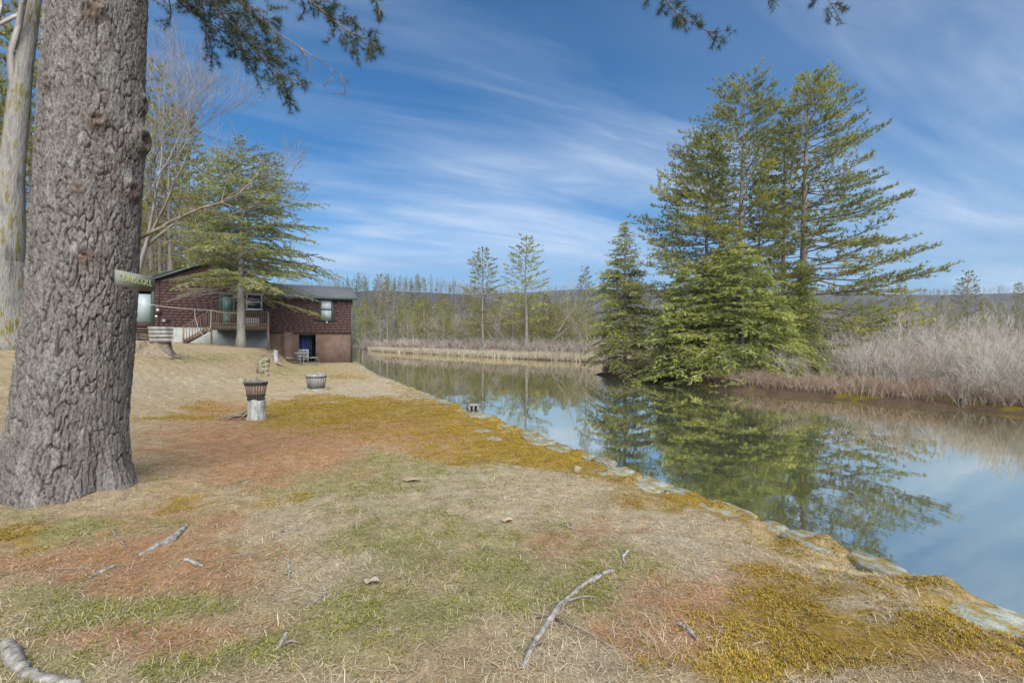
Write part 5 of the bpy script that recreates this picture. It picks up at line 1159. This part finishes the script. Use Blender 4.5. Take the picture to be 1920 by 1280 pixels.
def stump_mesh(name, r, h, seed, flare=0.5, flutes=7, ragged=0.15, lean=0.0):
    rng = np.random.default_rng(seed); n, m = 56, 14; v = []; a = np.arange(n) * 2 * math.pi / n
    fl = 0.5 + 0.5 * np.cos(a * flutes + rng.uniform(0, 6)) ; tp = h * (1 + ragged * (vnoise(np.cos(a) * 3 + 5, np.sin(a) * 3 + 5, seed) - 0.5) * 2)
    for i in range(m):
        t = i / (m - 1); R = r * (1 + flare * (1 - t) ** 3 * (0.45 + 0.8 * fl)) * (1 - 0.06 * t) * (1 + 0.22 * (vnoise(np.cos(a) * 4 + 9, np.sin(a) * 4 + t * 3, seed + 1) - 0.5) + 0.10 * (vnoise(a * 9, a * 0 + t * 9, seed + 2) - 0.5) - 0.06 * fl * t)
        z = -0.12 + (tp + 0.12) * t; v.append(np.stack([R * np.cos(a) + lean * z, R * np.sin(a), z], 1))
    for f, dz in ((0.80, -0.02), (0.45, -0.05)): v.append(np.stack([v[m - 1][:, 0] * f, v[m - 1][:, 1] * f, tp * 0.97 + dz * rng.random(n)], 1))
    v.append(np.array([[lean * h, 0, h * 0.92]])); k = n * (m + 2); V = np.concatenate(v)
    q = [(i * n + j, i * n + (j + 1) % n, (i + 1) * n + (j + 1) % n, (i + 1) * n + j) for i in range(m + 1) for j in range(n)]; t = [((m + 1) * n + j, (m + 1) * n + (j + 1) % n, k) for j in range(n)]
    return rawmesh(name, V, q, t)
def barrel(root, r0, r1, h, mat, hoops, hoop_mat, n=20, soil=0.85, gapf=0.94):
    for k in range(n):
        a0 = 2 * math.pi * k / n; a1 = a0 + 2 * math.pi / n * gapf; v = []
        for z, r in ((0, r0), (h * 0.5, (r0 + r1) / 2 * 1.03), (h, r1)):
            for rr in (r, r - 0.022):
                for a in (a0, a1): v.append((rr * math.cos(a), rr * math.sin(a), z + (0.008 * ((k * 7) % 3) if z == h else 0)))
        q = []
        for i in (0, 4): q += [(i, i + 1, i + 5, i + 4), (i + 3, i + 2, i + 6, i + 7), (i + 1, i + 3, i + 7, i + 5), (i + 2, i, i + 4, i + 6)]
        q += [(8, 9, 11, 10), (1, 0, 2, 3)]; MB().add(v, q).build('stave', mat, root)
    for z, hh in hoops:
        f = z / h; r = r0 + (r1 - r0) * f + 0.012; f2 = (z + hh) / h; r2 = r0 + (r1 - r0) * f2 + 0.012; MB().lathe([(r, z), (r2, z + hh), (r2 - 0.010, z + hh), (r - 0.010, z), (r, z)], 32).build('hoop', hoop_mat, root)
    if soil:
        zs = h * soil; R = r0 + (r1 - r0) * soil - 0.03; MB().lathe([(R, zs - 0.1), (R, zs), (R * 0.6, zs + 0.04), (0, zs + 0.055)], 24, wob=0.03).build('soil', M['soil'], root)

g = on_ground(480, 786); k = g[1] / F
s = thing('tree_stump', 'short bleached stump with rotten brown roots, under the brown striped barrel', 'stump', g); link('stump', stump_mesh('stump', 15 * k, 37 * k, 5, 0.22, 5, 0.08, 0.06), M['bleached'], s)
rng = np.random.default_rng(50)
for i in range(16):
    a = math.radians(rng.uniform(125, 235)); l = rng.uniform(18, 60) * k; h0 = rng.uniform(4, 20) * k; P = [np.array([math.cos(a) * 10 * k, math.sin(a) * 10 * k, h0])]
    for j in range(1, 5): P.append(np.array([math.cos(a) * (10 * k + l * j / 4), math.sin(a) * (10 * k + l * j / 4) * 0.7, max(h0 * (1 - j / 4.2), 0) + rng.normal(0, 0.012)]))
    MB().tube(P, np.linspace(0.028, 0.010, 5) * rng.uniform(0.7, 1.6), 6).build('root', M['rot'], s)
t = thing('barrel_planter', 'brown striped half-barrel planter with dark hoops sitting on a bleached stump', 'planter', g + [0, 0, 36.5 * k]); barrel(t, 13.5 * k, 19.5 * k, 33 * k, M['stave'], [(0, 3 * k), (7.5 * k, 3 * k), (28 * k, 5.5 * k)], M['black'], 22, 0.97, 0.72)
MB().lathe([(12.6 * k, 0.01), (18.4 * k, 33 * k)], 32).build('liner', M['black'], t)
for sx, sz in ((0, 1.0), (0.35, 0.7)): o = link('planter_stone', STONES[3], None, t); o.location = (-5 * k + sx * 10 * k, 0, 35 * k); o.scale = (16 * k * sz, 14 * k, 9 * k * sz)

g = on_ground(593, 731); k = g[1] / F
t = thing('barrel_planter', 'weathered grey half-barrel planter standing on a pale flat stone in the grass', 'planter', g + [0, 0, 0.05]); barrel(t, 14.5 * k, 19 * k, 27 * k, M['grey_stave'], [(3 * k, 2.5 * k), (20 * k, 3 * k)], M['dark_metal'], 20, 0.9)
o = link('base_stone', STONES[1], M['wall_stone']); o.location = g + [0, 0, -0.01]; o.scale = (44 * k, 40 * k, 0.13); tag(o, 'pale flat stone under the weathered grey barrel', 'stone')

g = on_ground(292, 664); k = g[1] / F
s = thing('tree_stump', 'wide fluted grey stump carrying the square wooden planter near the house', 'stump', g); link('stump', stump_mesh('stump', 25 * k, 24 * k, 8, 0.45, 6, 0.12), M['rot'], s)
t = thing('wooden_planter', 'square tapered planter of weathered grey boards on the wide stump', 'planter', g + [0, 0, 22 * k], 0.62); t.location.x += 10 * k; b0, b1, hh = 17 * k, 19.5 * k, 29 * k
for sd in range(4):
    for i in range(4):
        z0, z1 = hh * i / 4 + 0.001, hh * (i + 1) / 4 - 0.001; r0_, r1_ = b0 + (b1 - b0) * z0 / hh, b0 + (b1 - b0) * z1 / hh; th = 0.03
        v = [(-r0_, -r0_, z0), (r0_ - th, -r0_, z0), (r1_ - th, -r1_, z1), (-r1_, -r1_, z1), (-r0_ + 0.0, -r0_ + th, z0), (r0_ - th, -r0_ + th, z0), (r1_ - th, -r1_ + th, z1), (-r1_, -r1_ + th, z1)]
        o = MB().add(v, [(0, 1, 2, 3), (5, 4, 7, 6), (0, 4, 5, 1), (1, 5, 6, 2), (2, 6, 7, 3), (3, 7, 4, 0)]).build('board', M['grey_stave'], t); o.rotation_euler = (0, 0, sd * math.pi / 2)
MB().box(-b0 * 1.05, b0 * 1.05, -b0 * 1.05, b0 * 1.05, hh * 0.3, hh * 0.93).build('soil', M['soil'], t)

g = on_ground(508, 677); k = g[1] / F
s = thing('tree_stump', 'low mossy broken stump at the end of the stone row below the deck', 'stump', g); link('stump', stump_mesh('stump', 15 * k, 15 * k, 12, 0.5, 5, 0.35), M['rot'], s); o = link('splinter', stump_mesh('splinter', 4 * k, 20 * k, 13, 0.2, 3, 0.2), M['bleached'], s); o.location = (12 * k, -6 * k, 0)

# row of fieldstones down the step in the lawn
SR = [(497, 676, 16, 'stone beside the mossy stump at the top of the row'), (489, 680, 15, 'flat stone just below the top of the stone row'), (499, 685, 14, 'squat stone set into the step below the deck'), (488, 689, 16, 'pale stone in the middle of the stone row'), (496, 694, 15, 'tilted stone in the lower half of the stone row'),
      (487, 699, 15, 'stone near the foot of the row above the striped barrel'), (498, 703, 12, 'small stone at the foot of the stone row'), (453, 716, 22, 'rounded grey boulder half sunk in the straw left of the row'), (545, 664, 30, 'long grey rock against the basement wall by the deck post'), (528, 662, 24, 'lumpy grey rock under the end of the deck'), (476, 712, 18, 'brown stone behind the striped barrel')]
for i, (px, py, w, lb) in enumerate(SR):
    g = on_ground(px, py); k = g[1] / F; o = link('field_stone', STONES[i % 8], M['wall_stone']); o.location = g + [0, 0, 0.02]; o.scale = (w * k, w * k * 0.8, w * k * 0.5); o.rotation_euler = (rng.normal(0, 0.12), rng.normal(0, 0.12), rng.uniform(0, 6)); tag(o, lb, 'stone')
g = on_ground(482, 700); k = g[1] / F; o = MB().tube([(0, 0, -0.1), (0.02, 0, 15 * k), (0.03, 0.01, 31 * k)], [0.045, 0.04, 0.03], 7).build('garden_stake', M['dark_wood']); o.location = g; tag(o, 'short brown stake standing by the stone row', 'stake')

# picnic table with bent tube ends
x, y = h2w(8.35, -2.6); z = float(land_h(x, y)); T_ = thing('picnic_table', 'weathered picnic table on bent metal tube legs before the basement door', 'table', (x, y, z), HRZ + math.radians(6))
for i in range(5): MB().box(-0.42 + i * 0.17, -0.42 + i * 0.17 + 0.155, -0.9, 0.9, 0.72, 0.76).build('top_plank', M['grey_stave'], T_)
for sx in (-1, 1):
    for i in range(2): xx = sx * 0.76 + (i - 1) * 0.15; MB().box(xx, xx + 0.14, -0.9, 0.9, 0.43, 0.465).build('bench_plank', M['grey_stave'], T_)
for yy in (-0.62, 0.62):
    P = []
    for sx in (-1, 1):
        loop = [(0.05, 0.03), (0.55, 0.03), (0.85, 0.06), (1.02, 0.16), (1.02, 0.28), (0.92, 0.39), (0.76, 0.415), (0.45, 0.415)]
        MB().tube([(sx * a, yy, b) for a, b in loop], 0.022, 7).build('frame', M['grey_metal'], T_, True); MB().tube([(sx * 0.10, yy, 0.03), (sx * 0.08, yy, 0.25), (sx * 0.20, yy, 0.5), (sx * 0.36, yy, 0.715)], 0.022, 7).build('leg', M['grey_metal'], T_, True)
    MB().box(-0.40, 0.40, yy - 0.02, yy + 0.02, 0.69, 0.718).build('cross_bar', M['grey_metal'], T_)

# concrete block on the pond wall
M['block'] = noise_mat('weathered block', [(0.3, (0.16, 0.155, 0.14)), (0.7, (0.28, 0.27, 0.25))], 12, 0.95, 0.6, 0.008)
g = on_ground(884, 770); k = g[1] / F; cb = thing('concrete_block', 'hollow concrete block set on the edge of the pond wall', 'block', g + [0.05, 0, 0.0], math.radians(12))
W, Hh, Dp = 0.20, 0.20, 0.40
MB().box(-0.1, 0.1, 0, Dp, 0, 0.03).box(-0.1, 0.1, 0, Dp, Hh - 0.03, Hh).box(-0.1, -0.072, 0, Dp, 0.03, Hh - 0.03).box(0.072, 0.1, 0, Dp, 0.03, Hh - 0.03).box(-0.014, 0.014, 0, Dp, 0.03, Hh - 0.03).build('shell', M['block'], cb)
MB().box(-0.072, 0.072, 0.2, 0.22, 0.03, Hh - 0.03).build('web', M['block'], cb); cb.scale = (1.05, 1.05, 1.0)

# ------------------------------------------------------------------ fallen sticks, surface roots, chips
def stick(name, label, cat, pts, r, mat, seed, knob=None, twigs=()):
    rng = np.random.default_rng(seed); P = np.array([on_ground(*p) for p in pts]); cum = np.concatenate([[0], np.cumsum(np.linalg.norm(np.diff(P, axis=0), axis=1))]); u = np.linspace(0, cum[-1], 26)
    Q = np.stack([np.interp(u, cum, P[:, k]) for k in range(3)], 1); Q[:, 2] = land_h(Q[:, 0], Q[:, 1]); rr = 0.78 * np.interp(u / cum[-1], np.linspace(0, 1, len(r)), r) * (1 + 0.5 * (vnoise(u * 26, u * 0, seed) - 0.5))
    for _ in range(3): Q[1:-1] = (Q[:-2] + 2 * Q[1:-1] + Q[2:]) / 4
    Q[:, 2] += rr * (0.1 if cat == 'root' else 0.55) + 0.004; Q[:, :2] += rng.normal(0, 0.003, (26, 2)); c = Q[0].copy(); o = thing(name, label, cat, c)
    MB().tube(Q - c, rr, 9).build('shaft', mat, o, True)
    for t, a, l in twigs:
        p = Q[int(t * 25)] - c; e = p + np.array([math.cos(a), math.sin(a), 0.0]) * l; e[2] = float(land_h(e[0] + c[0], e[1] + c[1])) - c[2] + 0.006; mid = (p + e) / 2 + [0, 0, 0.02]; MB().tube([p, mid, e], [0.007, 0.006, 0.003], 6).build('twig', M['dark_wood'], o)
    return o
DW, KW = M['dead_wood'], M['dark_wood']
stick('fallen_branch', 'long curved grey branch lying on the moss, with side twigs', 'branch', [(1132, 1080), (1090, 1105), (1050, 1140), (1022, 1180), (998, 1215), (980, 1262)], [0.012, 0.016, 0.019, 0.021, 0.020, 0.016], DW, 1, twigs=[(0.45, 0.3, 0.22), (0.62, -0.7, 0.36), (0.62, 2.9, 0.08), (0.85, 0.2, 0.09), (0.05, 2.3, 0.05)])
stick('fallen_branch', 'short stub lying in line above the long curved branch', 'branch', [(1147, 1072), (1130, 1083), (1112, 1098)], [0.017, 0.016, 0.010], DW, 2)
stick('surface_root', 'thick grey surface root tapering towards the big pine', 'root', [(352, 985), (336, 1000), (320, 1012), (290, 1026), (262, 1038)], [0.010, 0.026, 0.036, 0.030, 0.014], DW, 3)
stick('surface_root', 'thin end of the grey root showing again through the needles', 'root', [(222, 1058), (196, 1072), (165, 1090)], [0.016, 0.020, 0.010], DW, 4)
stick('surface_root', 'large pale root breaking the ground near the green moss, bent at an elbow', 'root', [(8, 1204), (20, 1222), (40, 1255), (80, 1274), (150, 1282)], [0.034, 0.040, 0.038, 0.032, 0.020], DW, 5)
stick('fallen_stick', 'thin tan stick standing out on the needle litter below the big pine', 'stick', [(206, 984), (218, 1005), (236, 1026)], [0.006, 0.009, 0.006], KW, 6)
stick('fallen_stick', 'long straight twig across the orange needles', 'stick', [(85, 1070), (180, 1066)], [0.006, 0.004], KW, 7)
stick('fallen_stick', 'slim grey stick lying among green blades in the middle of the lawn', 'stick', [(537, 1045), (543, 1065), (542, 1084)], [0.010, 0.013, 0.011], DW, 8)
stick('fallen_stick', 'stubby grey twig above the slim grey stick', 'stick', [(528, 982), (529, 998)], [0.010, 0.010], DW, 9)
stick('fallen_stick', 'split grey stick angled across the green moss', 'stick', [(622, 1108), (600, 1125), (574, 1143)], [0.006, 0.012, 0.007], DW, 10)
stick('fallen_stick', 'small forked stick in the green moss by the needles', 'stick', [(536, 1195), (530, 1212), (512, 1228)], [0.012, 0.013, 0.006], DW, 11, twigs=[(0.7, 0.2, 0.10)])
stick('fallen_stick', 'forked pale twig lying near the wall-side moss', 'stick', [(1046, 978), (1075, 988), (1100, 996)], [0.004, 0.008, 0.004], DW, 12, twigs=[(0.55, 1.4, 0.08)])
stick('fallen_stick', 'crooked bleached stick beside the red-brown moss', 'stick', [(1178, 1032), (1168, 1045), (1172, 1055)], [0.012, 0.012, 0.007], M['bleached'], 13)
stick('fallen_stick', 'grey stick sunk in the gold moss', 'stick', [(1270, 1168), (1290, 1182), (1308, 1203)], [0.009, 0.014, 0.010], DW, 14)
stick('fallen_stick', 'thin twig trailing through needles past the thick root', 'stick', [(398, 1052), (440, 1040), (498, 1028)], [0.006, 0.006, 0.004], KW, 15)
stick('fallen_stick', 'flat grey bark piece lying by the thick root', 'stick', [(342, 1052), (358, 1056), (380, 1062)], [0.010, 0.020, 0.008], DW, 16)
stick('fallen_stick', 'knobbly twig half hidden in the green moss by the pale root', 'stick', [(20, 1182), (50, 1178), (82, 1175)], [0.006, 0.009, 0.006], DW, 17)
stick('fallen_stick', 'branched grey twig on the straw ahead of the big pine', 'stick', [(438, 910), (462, 905), (478, 900)], [0.006, 0.007, 0.004], DW, 18, twigs=[(0.4, 2.4, 0.12)])
for px, py, w, lb, mt in ((697, 1100, 14, 'curled pale dead leaf on the green moss', (0.36, 0.30, 0.23)), (951, 980, 10, 'small tan leaf lying on the straw', (0.46, 0.34, 0.22)), (770, 902, 14, 'brown oak leaf resting on the short grass', (0.36, 0.27, 0.18))):
    g = on_ground(px, py); k = g[1] / F; n = 9; a = np.arange(n) * 2 * math.pi / n; r = w * k * (0.8 + 0.4 * vnoise(a * 3, a * 0, int(px))); V = [(0, 0, 0.006)] + [(q * math.cos(b), q * math.sin(b) * 0.7, 0.012 + 0.018 * abs(math.sin(b * 1.5))) for q, b in zip(r, a)]; V += [(p[0], p[1], p[2] - 0.002) for p in V]
    t = [(0, 1 + i, 1 + (i + 1) % n) for i in range(n)] + [(n + 1, n + 2 + (i + 1) % n, n + 2 + i) for i in range(n)]; o = link('dead_leaf', rawmesh('dead_leaf', V, None, t), flat_mat('dry leaf', mt, 0.8)); o.location = g + [0, 0, 0.006]; tag(o, lb, 'leaf')
g = on_ground(1083, 884); k = g[1] / F; wc = stone_mesh('wood_chunk', 777); wc.materials.clear(); wc.materials.append(flat_mat('yellowish broken wood', (0.28, 0.22, 0.12), 0.8)); o = link('wood_chunk', wc, None); o.location = g + [0, 0, 0.03]; o.scale = (20 * k, 12 * k, 13 * k); o.rotation_euler = (0.2, 0.3, 0.8); tag(o, 'small yellowish chunk lying on the moss near the wall', 'wood')

# ------------------------------------------------------------------ thin spring haze
def haze():
    m = bpy.data.materials.new('thin haze'); m.use_nodes = True; nt = m.node_tree; nt.nodes.clear(); out = nt.nodes.new('ShaderNodeOutputMaterial')
    v = nt.nodes.new('ShaderNodeVolumePrincipled'); v.inputs['Color'].default_value = (0.80, 0.90, 0.98, 1); v.inputs['Density'].default_value = 0.00024; v.inputs['Anisotropy'].default_value = 0.2
    L(nt, v.outputs[0], out.inputs['Volume'])
    o = MB().box(-1180, 1180, -90, 1180, -4.5, 190).build('haze', m); tag(o, 'thin pale haze veiling the distant hills', 'haze', kind='stuff')
haze()
